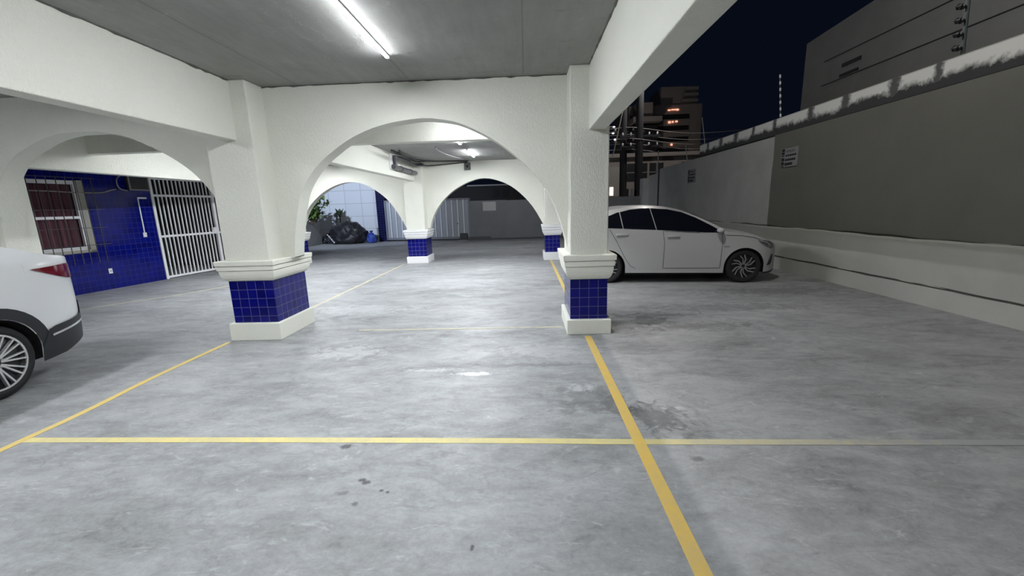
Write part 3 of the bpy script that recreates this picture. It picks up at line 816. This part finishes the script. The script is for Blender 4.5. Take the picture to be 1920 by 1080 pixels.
def bag(name, label, loc, r, sc, mat, seed, knot=True):
    t = thing(name, label, 'bag', loc)
    rnd = random.Random(seed); mb = MB(); mb.ico((0, 0, 0), 1, 4)
    ph = [(rnd.uniform(0, 6.28), rnd.randint(5, 9), rnd.uniform(.02, .05)) for _ in range(4)]
    for v in mb.bm.verts:
        n = v.co.normalized(); a = math.atan2(n.y, n.x)
        k = 1 + sum(A * math.sin(f_ * a + p_ + n.z * 3 * (i + 1)) for i, (p_, f_, A) in enumerate(ph)) * (1.2 - abs(n.z)) * .7
        k += .06 * math.sin(n.x * 6 + seed) * math.cos(n.z * 5)
        z = max(n.z * k, -.62)
        v.co = Vector((n.x * k * r * sc[0], n.y * k * r * sc[1], (z + .62) * r * sc[2]))
    from mathutils import noise as mn
    for v in mb.bm.verts:
        q = v.co * (2.2 / r) + Vector((seed, seed * 2, 0))
        k = 1 - abs(mn.noise(q)) * 2.2
        k2 = 1 - abs(mn.noise(q * 2.3)) * 2
        if v.co.z > .02: v.co += v.co.normalized() * r * (.16 * k + .07 * k2)
    mb.build('bag_body', mat, t, smooth=28)
    if knot:
        h = 1.6 * r * sc[2]
        MB().lathe([(.10, -.06), (.05, 0), (.035, .03), (.08, .10), (.10, .13)], 10, 'Z', (0, 0, h)).build('knot', mat, t, smooth=True)
    return t
bag('garbage_bag', 'largest black garbage bag heap in front of the pale tiled wall', (-8.15, 18.75, 0), .62, (1.25, .9, .88), M['bag'], 3)
bag('garbage_bag', 'smaller black garbage bag slumped left beside the planter', (-9.2, 18.98, 0), .27, (1.0, .8, .8), M['bag'], 8)
bag('plastic_bag', 'blue plastic bag right of the black garbage heap', (-7.12, 18.78, 0), .23, (.9, .8, 1.15), M['bag_blue'], 5)
wb = MB()
for k in range(6):
    wb.box((-.01 + k * .05, -.012, -.02 - k * .066), (.035 + k * .05 + .01 * (k % 2), .012, .05 - k * .066), .008)
wb = wb.build('paper_strip', M['bag_white'], loc=(-8.80, 18.02, .43)); tag(wb, 'crumpled white strip hanging on the black garbage bag', 'plastic strip')

# ------------------------------------------------------------------ street and buildings beyond
t = thing('apartment_tower', 'dim high-rise tower with balcony bands and a few lit windows', 'building', (19.4, 60, 0))
MB().box((-5.2, 0, -.5), (4.5, 10, 14.2)).build('tower_body', M['tower'], t)
MB().box((-.8, .5, 14.2), (3.9, 6, 16.6)).build('penthouse', M['tower'], t)
for k in range(3):
    MB().box((2.2 - .2 * k, -.2, 14.5 + .75 * (2 - k)), (3.9, .6, 14.85 + .75 * (2 - k))).build('roof_slab', M['beige'], t)
for k in range(8):
    z = 2.2 + k * 1.45
    MB().box((-5.0, -.06, z), (2.9, .3, z + .62)).build('balcony_recess', M['tower_dark'], t)
    MB().box((-5.0, -.25, z - .14), (3.0, .1, z - .02)).build('balcony_slab', M['tower'], t)
MB().box((3.0, -.15, -.5), (4.5, .2, 14.2)).build('side_pier', M['tower'], t)
for (x, z, w, h) in ((.0, 13.45, .35, .16), (.45, 13.5, .8, .14), (1.15, 13.45, .3, .2), (.1, 11.85, .35, .26), (.6, 11.9, .22, .22), (1.05, 11.95, .3, .2), (.55, 8.95, .25, .3)):
    MB().box((x, -.12, z), (x + w, -.05, z + h)).build('lit_window', M['tower_lit'], t)
t = thing('roof_terrace_building', 'dark building with a projecting box balcony beside the tower', 'building', (15.9, 56, 0))
MB().box((-2.0, 0, -.5), (1.0, 5, 11.0)).build('wall', M['tower_dark'], t)
MB().box((-2.2, -.6, 11.4), (1.4, 2, 12.0)).build('balcony', M['tower'], t)
MB().box((-1.6, .2, 12.0), (.4, 2, 13.8)).build('upper_room', M['tower'], t)
t = thing('old_house', 'dim old house with dark windows beyond the yard', 'house', (8.8, 30, 0))
MB().box((-6, 0, -.3), (4, 6, 4.55)).build('wall', M['house'], t)
MB().box((-6.2, -.4, 4.5), (4.2, 6.2, 4.75)).build('roof_slab', M['house'], t)
for x0, x1 in ((-1.75, -.35), (-.2, .75), (2.0, 2.9)):
    w = MB().box((x0, -.04, 2.9), (x1, .05, 4.1)).build('window', M['house_dark'], t)
    MB().box((x0, -.07, 3.45), (x1, -.035, 3.52)).build('window_bar', M['rail'], w)
    MB().box(((x0 + x1) / 2 - .03, -.07, 2.9), ((x0 + x1) / 2 + .03, -.035, 4.1)).build('window_bar', M['rail'], w)
MB().box((-2.6, -.05, -.1), (-1.6, .05, 2.4)).build('door', M['house_dark'], t)
MB().box((-2.93, -.08, 1.98), (-2.68, -.02, 2.55)).build('lit_doorway', M['lit_warm'], t)
MB().box((-4.0, -.06, 0), (-2.1, .05, 3.9)).build('pale_bay', M['beige'], t)
MB().ico((-2.02, -.1, 2.72), .05, 2).build('wall_light', M['lit_dot'], t)
tag(MB().box((3.2, 25.4, 0), (6.5, 25.6, 1.84)).build('street_wall', M['house']), 'low dark wall across the street behind the white hatchback', 'wall')
tag(MB().tube([(5.9, 23.7, 0), (5.89, 23.7, 2.2)], .07, 8).build('street_post', M['concrete_post']), 'short pale post beside the utility poles', 'post')
def upole(label, x, y, h, r, arms):
    t = thing('utility_pole', label, 'utility pole', (x, y, 0), 0, 'utility poles beyond the yard')
    MB().tube([(0, 0, 0), (-.08, 0, h)], [r, r * .8], 12).build('pole', M['pole'], t, smooth=True)
    for z in arms:
        c = MB().box((-1.1, -.06, z), (1.1, .06, z + .1)).build('cross_arm', M['pole'], t)
        for q in (-.95, -.5, .5, .95):
            MB().lathe([(.03, .1), (.06, .14), (.04, .18), (.06, .2), (.02, .26)], 8, 'Z', (q, 0, z)).build('insulator', M['off_plate'], c)
    return t
lp = upole('left dark utility pole beside the right near pillar', 5.6, 24.6, 9.2, .22, (5.3, 4.75))
MB().tube([(-.75, -.5, 3.9), (.0, -.2, 7.2)], .03, 6).build('guy_wire', M['cable'], lp)
for x, z in ((-.62, 5.62), (-.66, 5.28), (-.55, 4.95)):  # glowing dots stand in for bright insulators, on made-up arms
    MB().tube([(x + .05, -.1, z + .02), (x - .35, -.25, z - .03)], .022, 6).build('side_arm', M['cable'], lp)
    MB().ico((x, -.12, z), .05, 2, (1.6, 1, .7)).build('glow_bit', M['lit_dot'], lp)

rp = upole('right dark utility pole in front of the old house', 6.4, 24.3, 9.5, .24, (5.0, 4.45))
def fill_light(parent, loc, energy):
    l = bpy.data.lights.new('fill_lamp_light', 'POINT'); l.energy = energy; l.color = (1.0, .93, .88); l.shadow_soft_size = .15
    lo = bpy.data.objects.new('fill_lamp_light', l); C.objects.link(lo); lo.parent = parent; lo.location = loc
def fill_lamp_head(parent, x, y, z, energy):
    MB().tube([(0, 0, z - .1), (x, y, z + .15)], .03, 6).build('side_arm', M['pole'], parent)
    MB().lathe([(.05, .18), (.16, .1), (.18, 0), (.10, -.02)], 12, 'Z', (x, y, z)).build('fill_lamp_head', M['dark_box'], parent)
    MB().ico((x, y, z - .06), .09, 2, (1, 1, .6)).build('bulb', M['lit_warm'], parent)
    fill_light(parent, (x, y, z - .2), energy)
fill_lamp_head(rp, .7, -.9, 9.0, 450)  # out-of-view lamp added to light the old house and far yard
t = thing('fill_lamp', 'added unseen fill lamp behind the old house, lighting the tower', 'street lamp', (11.0, 44.0, -.03))
MB().tube([(0, 0, 0), (0, 0, 4.8)], .06, 8).build('post', M['pole'], t)
fill_lamp_head(t, -.4, -.5, 4.7, 850)  # hidden lamp added only to brighten the tower front
for i, (z, dx) in enumerate(((5.55, .0), (5.2, .1), (4.95, -.1), (4.7, .05), (4.4, .0))):
    pts = [(0.5, 25.5 + dx, z + .2), (3.0, 24.9, z - .05), (5.6, 24.45 + dx, z), (6.4, 24.2 + dx, z - .1), (9.5, 25.0, z - .35), (14, 28, z + .2)]
    o = MB().tube(spline(pts, 5), .02, 5).build('overhead_wire', M['cable']); tag(o, ['topmost', 'second from top', 'middle', 'second from bottom', 'lowest'][i] + ' of the overhead wires tied to the utility poles', 'wire', 'overhead wires')
t = thing('back_house', 'dark unlit house beyond the back wall with a pale gutter line', 'house', (-1.5, 26, 0))
MB().box((-5, 0, -.2), (3.9, 4, 2.75)).build('wall', M['house_dark'], t)
MB().box((-2.1, -.1, 2.72), (3.9, .1, 2.80)).build('gutter', M['rail'], t)
for x in (-.5, .1, 1.4, 1.9):
    MB().box((x, -.05, 2.05), (x + .35, .02, 2.5)).build('window', M['tower_dark'], t)

# ------------------------------------------------------------------ pipes and cables in the far bay
dp = thing('drain_pipe', 'grey drain pipe with elbow along the beam before the far middle pillar', 'pipe', (-2.93, 9.3, 2.4))
MB().tube([(.075, -.12, -.03), (.075, 1.72, -.03)], .052, 14).build('lower_pipe', M['pvc'], dp, smooth=50)
MB().tube([(.075, .05, -.05), (.075, .05, .20)], .05, 14).build('drop_pipe', M['pvc'], dp, smooth=50)
MB().tube(spline([(.075, .0, .19), (.09, .6, .20), (.08, 1.4, .185), (.10, 1.7, .18), (.28, 1.72, .17)], 4), .035, 10).build('upper_pipe', M['pvc'], dp, smooth=50)
MB().box((.0, -.16, -.10), (.03, .0, .24), .006).build('wall_sleeve', M['white_moulding'], dp)
for y in (.42, 1.2):
    MB().lathe([(.054, -.02), (.06, -.02), (.06, .02), (.054, .02)], 14, 'Y', (.075, y, -.03)).build('clamp', M['dark_box'], dp)
def cable(label, pts, r, mat):
    return tag(MB().tube(spline(pts, 6), r, 7).build('ceiling_cable', mat, smooth=True), label, 'cable', 'cables under the far ceiling')
cable('black cable bundle crossing the far ceiling towards the lower tube lamp', [(-2.75, 8.8, 2.655), (-2.68, 9.8, 2.62), (-2.50, 10.6, 2.63), (-2.2, 11.0, 2.645), (-1.9, 11.1, 2.65), (-1.5, 11.2, 2.65)], .016, M['black_cable'])
cable('second black cable sagging near the far wall corner', [(-2.70, 9.1, 2.65), (-2.68, 10.2, 2.60), (-2.66, 11.0, 2.60), (-2.62, 11.35, 2.58), (-2.1, 11.36, 2.60), (-1.55, 11.37, 2.64)], .013, M['black_cable'])
cable('third short black cable looping beside the drain pipe', [(-2.62, 8.9, 2.66), (-2.7, 9.6, 2.60), (-2.62, 10.1, 2.56), (-2.52, 10.5, 2.60), (-2.45, 10.9, 2.65)], .018, M['black_cable'])
tag(MB().tube(spline([(-1.80, 8.6, 2.65), (-1.78, 8.9, 2.62), (-1.70, 9.6, 2.61), (-1.58, 10.4, 2.63), (-1.52, 10.9, 2.645)], 6), .011, 8).build('conduit', M['pvc'], smooth=True), 'pale flexible conduit hanging from the far ceiling', 'conduit')
cb = thing('sensor_box', 'small dark box on the far arch wall left of the lower tube lamp', 'box', (-1.54, 11.34, 2.52))
MB().box((-.08, -.04, -.08), (.08, .06, .10), .008).build('housing', M['dark_box'], cb)
MB().ico((.0, -.045, .0), .03, 2).build('lens', M['carglass'], cb)

# ------------------------------------------------------------------ cars
def interp(T, x):
    """monotone piecewise cubic through (x, y) pairs sorted by x"""
    n = len(T)
    if x <= T[0][0]: return T[0][1]
    if x >= T[-1][0]: return T[-1][1]
    for i in range(n - 1):
        if x <= T[i + 1][0]:
            break
    def sl(k): return (T[k + 1][1] - T[k][1]) / (T[k + 1][0] - T[k][0])
    def tan(k):
        if k == 0: return sl(0)
        if k == n - 1: return sl(n - 2)
        a, b = sl(k - 1), sl(k)
        return 0 if a * b <= 0 else 2 * a * b / (a + b)
    h = T[i + 1][0] - T[i][0]; t = (x - T[i][0]) / h
    m0, m1 = tan(i) * h, tan(i + 1) * h
    return (2 * t**3 - 3 * t * t + 1) * T[i][1] + (t**3 - 2 * t * t + t) * m0 + (-2 * t**3 + 3 * t * t) * T[i + 1][1] + (t**3 - t * t) * m1

class Body:
    def __init__(s, W, x0, x1, xr, xf, nr, nf, top, sill, belt, wheels, R, wz, tumble=.42, crown=.05):
        s.W, s.x0, s.x1, s.xr, s.xf, s.nr, s.nf = W, x0, x1, xr, xf, nr, nf
        s.top, s.sill, s.belt, s.wheels, s.R, s.wz, s.tumble, s.crown = top, sill, belt, wheels, R, wz, tumble, crown
    def P(s, x):
        if x > s.xf: u = (x - s.xf) / (s.x1 - s.xf); n = s.nf
        elif x < s.xr: u = (s.xr - x) / (s.xr - s.x0); n = s.nr
        else: return s.W
        u = min(max(u, 0), 1)
        return s.W * max(1 - u ** n, 0) ** (1 / n)
    def zt(s, x): return interp(s.top, x)
    def zs(s, x): return s.zt(x) - s.crown * s.P(x) / s.W
    def zb(s, x):
        z = interp(s.sill, x)
        for w in s.wheels:
            d = abs(x - w)
            if d < s.R: z = max(z, s.wz + math.sqrt(s.R * s.R - d * d))
        return z
    def w(s, x, z):
        b = interp(s.belt, x)
        lo = 1 - .055 * ((z - .55 * b - .1) / .5) ** 2 if z < .55 * b + .1 else 1 - .02 * ((z - .55 * b - .1) / .5) ** 2
        k = lo - (s.tumble * max(0, z - b) + .35 * max(0, z - b) ** 2) / s.W
        return s.P(x) * max(k, .1)
    def T(s, x, y):
        wd = max(s.w(x, s.zs(x)), 1e-4); q = min(abs(y) / wd, 1)
        return s.zs(x) + (s.zt(x) - s.zs(x)) * (1 - q ** 2.6)
    def stations(s):
        X = set()
        for k in range(9): X.add(s.x1 - (s.x1 - s.xf) * (1 - math.sin(math.pi / 2 * k / 8)) if k else s.xf)
        for k in range(25):
            X.add(s.xf + (s.x1 - s.xf) * math.sin(math.pi / 2 * k / 24))
            X.add(s.xr - (s.xr - s.x0) * math.sin(math.pi / 2 * k / 24))
        n = 40
        for k in range(n + 1): X.add(s.xr + (s.xf - s.xr) * k / n)
        for w_ in s.wheels:
            X = {x for x in X if abs(x - w_) > s.R + .004}
            for k in range(25): X.add(w_ - s.R * math.cos(math.pi * k / 24))
            X.add(w_ - s.R - .003); X.add(w_ + s.R + .003)
        return sorted(X)
    def build(s, mat, parent):
        X = s.stations(); N = 18; K = 8
        mb = MB(); bm = mb.bm; rows = []
        for x in X:
            zb, zs = s.zb(x), s.zs(x)
            if zb > zs - .01: zb = zs - .01
            right = []
            for j in range(N + 1):
                z = zb + (zs - zb) * (j / N)
                right.append((x, -s.w(x, z), z))
            wd = s.w(x, zs); topc = []
            for j in range(1, 2 * K):
                y = -wd + 2 * wd * j / (2 * K)
                y = -wd * math.cos(math.pi * j / (2 * K))
                topc.append((x, y, s.T(x, y)))
            left = [(p[0], -p[1], p[2]) for p in reversed(right)]
            rows.append(right + topc + left)
        mb.loft(rows, closed=False, caps=False)
        return mb.build('body', mat, parent, smooth=38)
    def liner(s, parent):
        mb = MB()
        for w_ in s.wheels:
            for sg in (-1, 1):
                rings = []
                for k in range(25):
                    a = math.pi * k / 24
                    x = w_ - s.R * math.cos(a); z = max(s.wz + s.R * math.sin(a), .16)
                    y = s.w(x, z)
                    rings.append([(x, sg * (y - .004), z), (x, sg * (y - .30), z)])
                mb.loft(rings, closed=False)
                yb = s.W - .30
                ring = [(w_ - s.R * math.cos(math.pi * k / 24), sg * yb, s.wz + s.R * math.sin(math.pi * k / 24)) for k in range(25)] + [(w_ + s.R, sg * yb, .16), (w_ - s.R, sg * yb, .16)]
                bm = mb.bm; bm.faces.new([bm.verts.new(p) for p in ring])
        mb.box((s.x0 + .25, -s.W + .30, .15), (s.x1 - .22, s.W - .30, .32))
        lo, hi = s.wheels
        mb.box((lo + s.R, -s.W + .09, .15), (hi - s.R, s.W - .09, .26))
        return mb.build('underbody', M['wellblack'], parent)
    def panel(s, name, poly, mat, parent, off=.004, sides=(-1, 1), cuts=2, seg=.06):
        out = []
        for sg in sides:
            mb = MB(); bm = mb.bm; pts = []
            n = len(poly)
            for i in range(n):
                a, b = poly[i], poly[(i + 1) % n]
                m = max(1, int(math.hypot(b[0] - a[0], b[1] - a[1]) / seg))
                for k in range(m): pts.append((a[0] + (b[0] - a[0]) * k / m, a[1] + (b[1] - a[1]) * k / m))
            f = bm.faces.new([bm.verts.new((x, 0, z)) for x, z in pts])
            bmesh.ops.triangulate(bm, faces=[f])
            for _ in range(cuts):
                bmesh.ops.subdivide_edges(bm, edges=bm.edges[:], cuts=1, use_grid_fill=True)
            for v in bm.verts:
                v.co.y = sg * (s.w(v.co.x, v.co.z) + off)
            out.append(mb.build(name, mat, parent, smooth=60))
        return out
    def ribbon(s, name, pts, wd, mat, parent, off=.005, sides=(-1, 1)):
        out = []
        for sg in sides:
            P = [Vector((x, 0, z)) for x, z in pts]
            P2 = []
            for a, b in zip(P[:-1], P[1:]):
                m = max(1, int((b - a).length / .04))
                P2 += [a.lerp(b, k / m) for k in range(m)]
            P2.append(P[-1]); rings = []
            for i, p in enumerate(P2):
                d = (P2[min(i + 1, len(P2) - 1)] - P2[max(i - 1, 0)]).normalized(); n = Vector((-d.z, 0, d.x)) * wd / 2
                a, b = p + n, p - n
                rings.append([(a.x, sg * (s.w(a.x, a.z) + off), a.z), (b.x, sg * (s.w(b.x, b.z) + off), b.z), (b.x, sg * (s.w(b.x, b.z) - .004), b.z), (a.x, sg * (s.w(a.x, a.z) - .004), a.z)])
            out.append(MB().loft(rings).build(name, mat, parent))
        return out
    def top_panel(s, name, xa, xb, fa, fb, mat, parent, off=.005):
        """panel on the upper surface between x=xa and x=xb, covering fraction fa..fb of the width"""
        rings = []
        for i in range(17):
            x = xa + (xb - xa) * i / 16; f = fa + (fb - fa) * i / 16
            wd = s.w(x, s.zs(x)) * f
            rings.append([(x, wd * (-1 + 2 * j / 12), s.T(x, wd * (-1 + 2 * j / 12)) + off) for j in range(13)])
        return MB().loft(rings, closed=False).build(name, mat, parent, smooth=60)

def wheel(parent, x, y, r, wd, rimr, style, flip):
    """tyre is the wheel mesh; rim, spokes and hub are its sub-parts; outer side at -y before flip"""
    prof = [(rimr, -wd / 2 + .01), (rimr + .02, -wd / 2), (r - .03, -wd / 2 + .004), (r - .008, -wd / 2 + .025), (r, -wd / 2 + .05), (r, wd / 2 - .05), (r - .01, wd / 2 - .02), (rimr, wd / 2)]
    w_ = MB().lathe(prof, 40, 'Y', caps=False).build('wheel', M['tyre'], parent, smooth=35)
    w_.location = (x, y, r)
    if flip: w_.rotation_euler = (0, 0, math.pi)
    MB().lathe([(.02, -wd / 2 + .06), (rimr * .9, -wd / 2 + .05), (rimr, -wd / 2 + .012), (rimr + .004, -wd / 2 + .012), (rimr, wd / 2 - .02), (.02, wd / 2 - .02)], 40, 'Y').build('rim_barrel', M['rim_dark'], w_, smooth=35)
    yo = -wd / 2 + .014
    def spoke(mb, a0, a1, r0, r1, w0, w1, bendr=None, benda=0):
        stops = [(r0, a0, w0)] + ([(bendr, benda, (w0 + w1) / 2)] if bendr else []) + [(r1, a1, w1)]
        rings = []
        for i, (rr, a, ww) in enumerate(stops):
            p = Vector((rr * math.cos(a), 0, rr * math.sin(a)))
            rr2, a2, _ = stops[min(i + 1, len(stops) - 1)] if i < len(stops) - 1 else stops[i - 1]
            q = Vector((rr2 * math.cos(a2), 0, rr2 * math.sin(a2)))
            d = (q - p).normalized() * (1 if i < len(stops) - 1 else -1)
            n = Vector((-d.z, 0, d.x)) * ww / 2
            dep = .022 * (1 - rr / rimr)
            rings.append([p + n + Vector((0, yo + dep, 0)), p - n + Vector((0, yo + dep, 0)), p - n + Vector((0, yo + dep + .025, 0)), p + n + Vector((0, yo + dep + .025, 0))])
        mb.loft(rings)
    mb = MB()
    if style == 'multi':
        for k in range(10):
            a = 2 * math.pi * k / 10
            for s_ in (-1, 1):
                spoke(mb, a + s_ * .05, a + s_ * .13, .045, rimr - .004, .016, .013)
        mb.lathe([(rimr - .014, yo), (rimr, yo - .002), (rimr, yo + .01), (rimr - .014, yo + .01), (rimr - .014, yo)], 40, 'Y', caps=False)
        mb.build('spokes', M['alloy'], w_)
        MB().lathe([(.002, yo + .012), (.03, yo + .012), (.036, yo + .02), (.036, yo + .05)], 20, 'Y').build('hub_cap', M['rim_dark'], w_, smooth=35)
        mb = MB()
        for k in range(5):
            a = 2 * math.pi * k / 5 + .3
            mb.lathe([(.002, yo + .014), (.009, yo + .014), (.009, yo + .04)], 8, 'Y', (.055 * math.cos(a), 0, .055 * math.sin(a)))
        mb.build('wheel_bolt', M['alloy_grey'], w_)
    else:
        for k in range(6):
            a = 2 * math.pi * k / 6 + .2
            spoke(mb, a, a + .30, .03, rimr - .004, .020, .018, rimr * .58, a + .02)
            spoke(mb, a + .40, a + .66, .03, rimr - .004, .016, .014, rimr * .58, a + .40)
        mb.build('spokes', M['alloy_grey'], w_)
        MB().lathe([(.002, yo + .010), (.026, yo + .012), (.03, yo + .02), (.03, yo + .05)], 18, 'Y').build('hub_cap', M['rim_dark'], w_, smooth=35)
    return w_

def arc(cx, cz, r, a0, a1, n=14):
    return [(cx + r * math.cos(math.radians(a0 + (a1 - a0) * k / n)), cz + r * math.sin(math.radians(a0 + (a1 - a0) * k / n))) for k in range(n + 1)]

# --- white hatchback parked across by the right wall (x forward, origin above the front axle line)
hb = thing('hatchback_car', 'white hatchback with dark windows parked behind the right near pillar, nose to the wall', 'car', (3.902, 8.075, 0), math.radians(-6))
B1 = Body(.80, -3.16, .66, -2.55, .02, 3.4, 2.6,
    top=[(-3.16, .62), (-3.13, .86), (-3.06, .99), (-2.95, 1.12), (-2.80, 1.26), (-2.60, 1.345), (-2.35, 1.378), (-2.05, 1.40), (-1.75, 1.40), (-1.38, 1.372), (-1.08, 1.315), (-.90, 1.255), (-.70, 1.165), (-.50, 1.06), (-.33, .955), (-.20, .925), (.0, .895), (.20, .845), (.36, .785), (.46, .735), (.54, .66), (.61, .57), (.66, .46)],
    sill=[(-3.16, .46), (-3.12, .30), (-3.0, .22), (-2.06, .19), (-.38, .18), (.40, .165), (.56, .18), (.62, .22), (.66, .33)],
    belt=[(-3.2, 1.02), (-2.37, 1.015), (-1.5, .965), (-.79, .905), (-.41, .87), (0, .90), (.7, .9)],
    wheels=(-2.39, -.03), R=.335, wz=.285, tumble=.38, crown=.05)
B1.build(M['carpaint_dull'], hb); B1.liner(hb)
for x in (-2.39, -.03):
    wheel(hb, x, -.80 + .115, .295, .19, .205, 'swirl', False)
    wheel(hb, x, .80 - .115, .295, .19, .205, 'swirl', True)
B1.panel('side_window', [(-1.615, 1.336), (-1.33, 1.315), (-1.09, 1.26), (-.86, 1.16), (-.67, 1.055), (-.57, 1.0), (-.40, .885), (-.76, .905), (-1.525, .963)], M['carglass'], hb, .004)
B1.panel('side_window', [(-2.155, 1.287), (-1.98, 1.325), (-1.80, 1.338), (-1.63, 1.337), (-1.54, .964), (-2.10, .999)], M['carglass'], hb, .004)
B1.panel('side_window', [(-2.56, 1.10), (-2.40, 1.205), (-2.21, 1.28), (-2.17, 1.285), (-2.115, 1.0), (-2.42, 1.012)], M['carglass'], hb, .004)
B1.top_panel('windshield', -.90, -.36, .90, .93, M['carglass'], hb, .006)
B1.top_panel('rear_window', -3.02, -2.72, .78, .84, M['carglass'], hb, .006)
for poly, hx, hz in (([(-.43, .865), (-.415, .72), (-.43, .27), (-1.395, .275), (-1.385, .74), (-1.42, .94), (-.80, .893)], -1.235, .845), ([(-1.425, .94), (-1.395, .74), (-1.405, .275), (-1.88, .272), (-1.97, .325), (-2.07, .48), (-2.21, .76), (-2.34, .985), (-2.1, .985)], -2.12, .89)):
    for sg, d in zip((-1, 1), B1.panel('door', poly, M['carpaint_dull'], hb, .0015)):
        B1.ribbon('door_gap', poly[:7] if hx > -2 else poly[3:8], .007, M['seam'], d, .003, (sg,))
        y = sg * (B1.w(hx, hz) + .018)
        hd = MB().box((hx - .105, y - .014, hz - .017), (hx + .105, y + .014, hz + .017), .012, 3)
        hd.build('door_handle', M['carpaint_dull'], d, smooth=50)
B1.ribbon('hood_gap', [(-.36, .845), (-.1, .832), (.10, .795), (.20, .755)], .008, M['seam'], hb, .003)
B1.panel('headlight', [(.16, .748), (.27, .742), (.37, .725), (.47, .66), (.49, .61), (.42, .605), (.33, .63), (.23, .69)], M['head_glass'], hb, .007)
B1.ribbon('light_strip', [(.20, .737), (.33, .705), (.38, .655), (.36, .63)], .010, M['head_bright'], hb, .011)
B1.panel('fog_trim', [(.44, .50), (.475, .48), (.46, .36), (.43, .31), (.36, .30), (.40, .38)], M['carblack'], hb, .008)
B1.panel('side_badge', [(-.39, .663), (-.29, .66), (-.29, .638), (-.38, .641)], M['chrome'], hb, .006)
B1.panel('taillight', [(-2.95, .93), (-3.10, .93), (-3.135, .84), (-3.13, .76), (-3.02, .78), (-2.92, .88)], M['tail_red'], hb, .008)
B1.ribbon('front_lip', [(.30, .172), (.45, .178), (.58, .21)], .03, M['carblack'], hb, .004)
B1.panel('grille', [(.655, .42), (.655, .28), (.60, .24), (.605, .44)], M['carblack'], hb, .006)
for sg in (-1, 1):
    m = MB(); m.ico((-.47, sg * .845, .935), 1, 3, (.06, .085, .045)); mi = m.build('mirror', M['carpaint_dull'], hb, smooth=60)
    MB().box((-.50, sg * .76 - .05, .885), (-.42, sg * .76 + .05, .915), .01).build('mirror_foot', M['carblack'], mi)
MB().box((-.02, -.012, 1.395), (.0, .012, 1.40)).build('roof_seam', M['carpaint_dull'], hb).location = (-2.2, 0, -.004)

# --- white coupe SUV at the left edge, tail away from the viewer
sv = thing('suv_car', 'white car at the left edge, its tail and rear alloy wheel in view', 'car', (-5.164, 2.96, 0), math.radians(277))
B2 = Body(.82, -1.12, 3.25, -.28, 2.6, 2.9, 2.6,
    top=[(-1.12, .72), (-1.085, .95), (-1.03, 1.04), (-.95, 1.115), (-.88, 1.145), (-.78, 1.162), (-.65, 1.185), (-.45, 1.25), (-.15, 1.345), (.25, 1.44), (.6, 1.48), (1.0, 1.475), (1.5, 1.40), (2.0, 1.15), (2.2, 1.02), (2.7, .92), (3.05, .80), (3.2, .65), (3.25, .5)],
    sill=[(-1.12, .46), (-1.09, .36), (-.98, .30), (-.60, .205), (-.35, .19), (2.3, .19), (3.0, .22), (3.2, .3), (3.25, .4)],
    belt=[(-1.2, 1.09), (-.6, 1.07), (0, 1.03), (1.6, .95), (3.2, .9)],
    wheels=(0.0, 2.4), R=.365, wz=.30, tumble=.38, crown=.05)
B2.build(M['carpaint'], sv); B2.liner(sv)
for x in (0.0, 2.4):
    wheel(sv, x, -.82 + .115, .31, .21, .235, 'multi', False)
    wheel(sv, x, .82 - .115, .31, .21, .235, 'multi', True)
ring = arc(0, .30, .455, 178, 20, 20)
B2.panel('arch_cladding', arc(0, .30, .46, 186, -4, 22) + list(reversed(arc(0, .30, .367, 186, -4, 22))), M['carblack'], sv, .008, cuts=1)
B2.panel('arch_cladding', arc(2.4, .30, .46, 184, -4, 22) + list(reversed(arc(2.4, .30, .367, 184, -4, 22))), M['carblack'], sv, .008, cuts=1)
B2.panel('rear_bumper', [(-.36, .215), (-.365, .33), (-.405, .40), (-.435, .47), (-.50, .49), (-.70, .505), (-.86, .525), (-.93, .575), (-.955, .64), (-1.12, .64), (-1.12, .48), (-1.09, .36), (-.98, .302), (-.60, .207), (-.36, .192)], M['carblack'], sv, .012, cuts=2)
B2.ribbon('chrome_strip', [(-.46, .41), (-.70, .435), (-.92, .462), (-1.04, .485), (-1.085, .53)], .020, M['chrome'], sv, .017)
B2.panel('taillight', [(-.40, 1.028), (-.60, 1.033), (-.80, 1.038), (-.96, 1.02), (-1.07, .985), (-1.09, .92), (-.96, .895), (-.80, .898), (-.64, .94)], M['tail_red'], sv, .010, cuts=2)
B2.panel('side_window', [(-.02, 1.10), (.10, 1.27), (.40, 1.37), (.78, 1.39), (.80, 1.05), (.30, 1.07)], M['carglass'], sv, .004)
B2.panel('side_window', [(.85, 1.045), (.83, 1.39), (1.2, 1.36), (1.5, 1.28), (1.95, 1.02)], M['carglass'], sv, .004)
B2.top_panel('rear_window', -.62, -.08, .74, .86, M['carglass'], sv, .006)
B2.top_panel('windshield', 1.48, 2.12, .90, .92, M['carglass'], sv, .006)
for poly, hx in (([(.82, 1.03), (.83, .30), (.42, .30), (.36, .55), (.05, .74), (.0, 1.05)], .2), ([(.84, 1.03), (.85, .30), (1.88, .28), (1.92, .6), (1.9, .98)], 1.05)):
    for sg, d in zip((-1, 1), B2.panel('door', poly, M['carpaint'], sv, .0015)):
        B2.ribbon('door_gap', poly, .006, M['seam'], d, .003, (sg,))
        y = sg * (B2.w(hx, .93) + .018)
        MB().box((hx - .1, y - .014, .915), (hx + .1, y + .014, .945), .012, 3).build('door_handle', M['carpaint'], d, smooth=50)
B2.panel('headlight', [(2.75, .80), (3.05, .74), (3.18, .66), (2.95, .68)], M['head_glass'], sv, .008)
for sg in (-1, 1):
    MB().ico((1.72, sg * .89, 1.02), 1, 3, (.08, .11, .06)).build('mirror', M['carpaint'], sv, smooth=60)
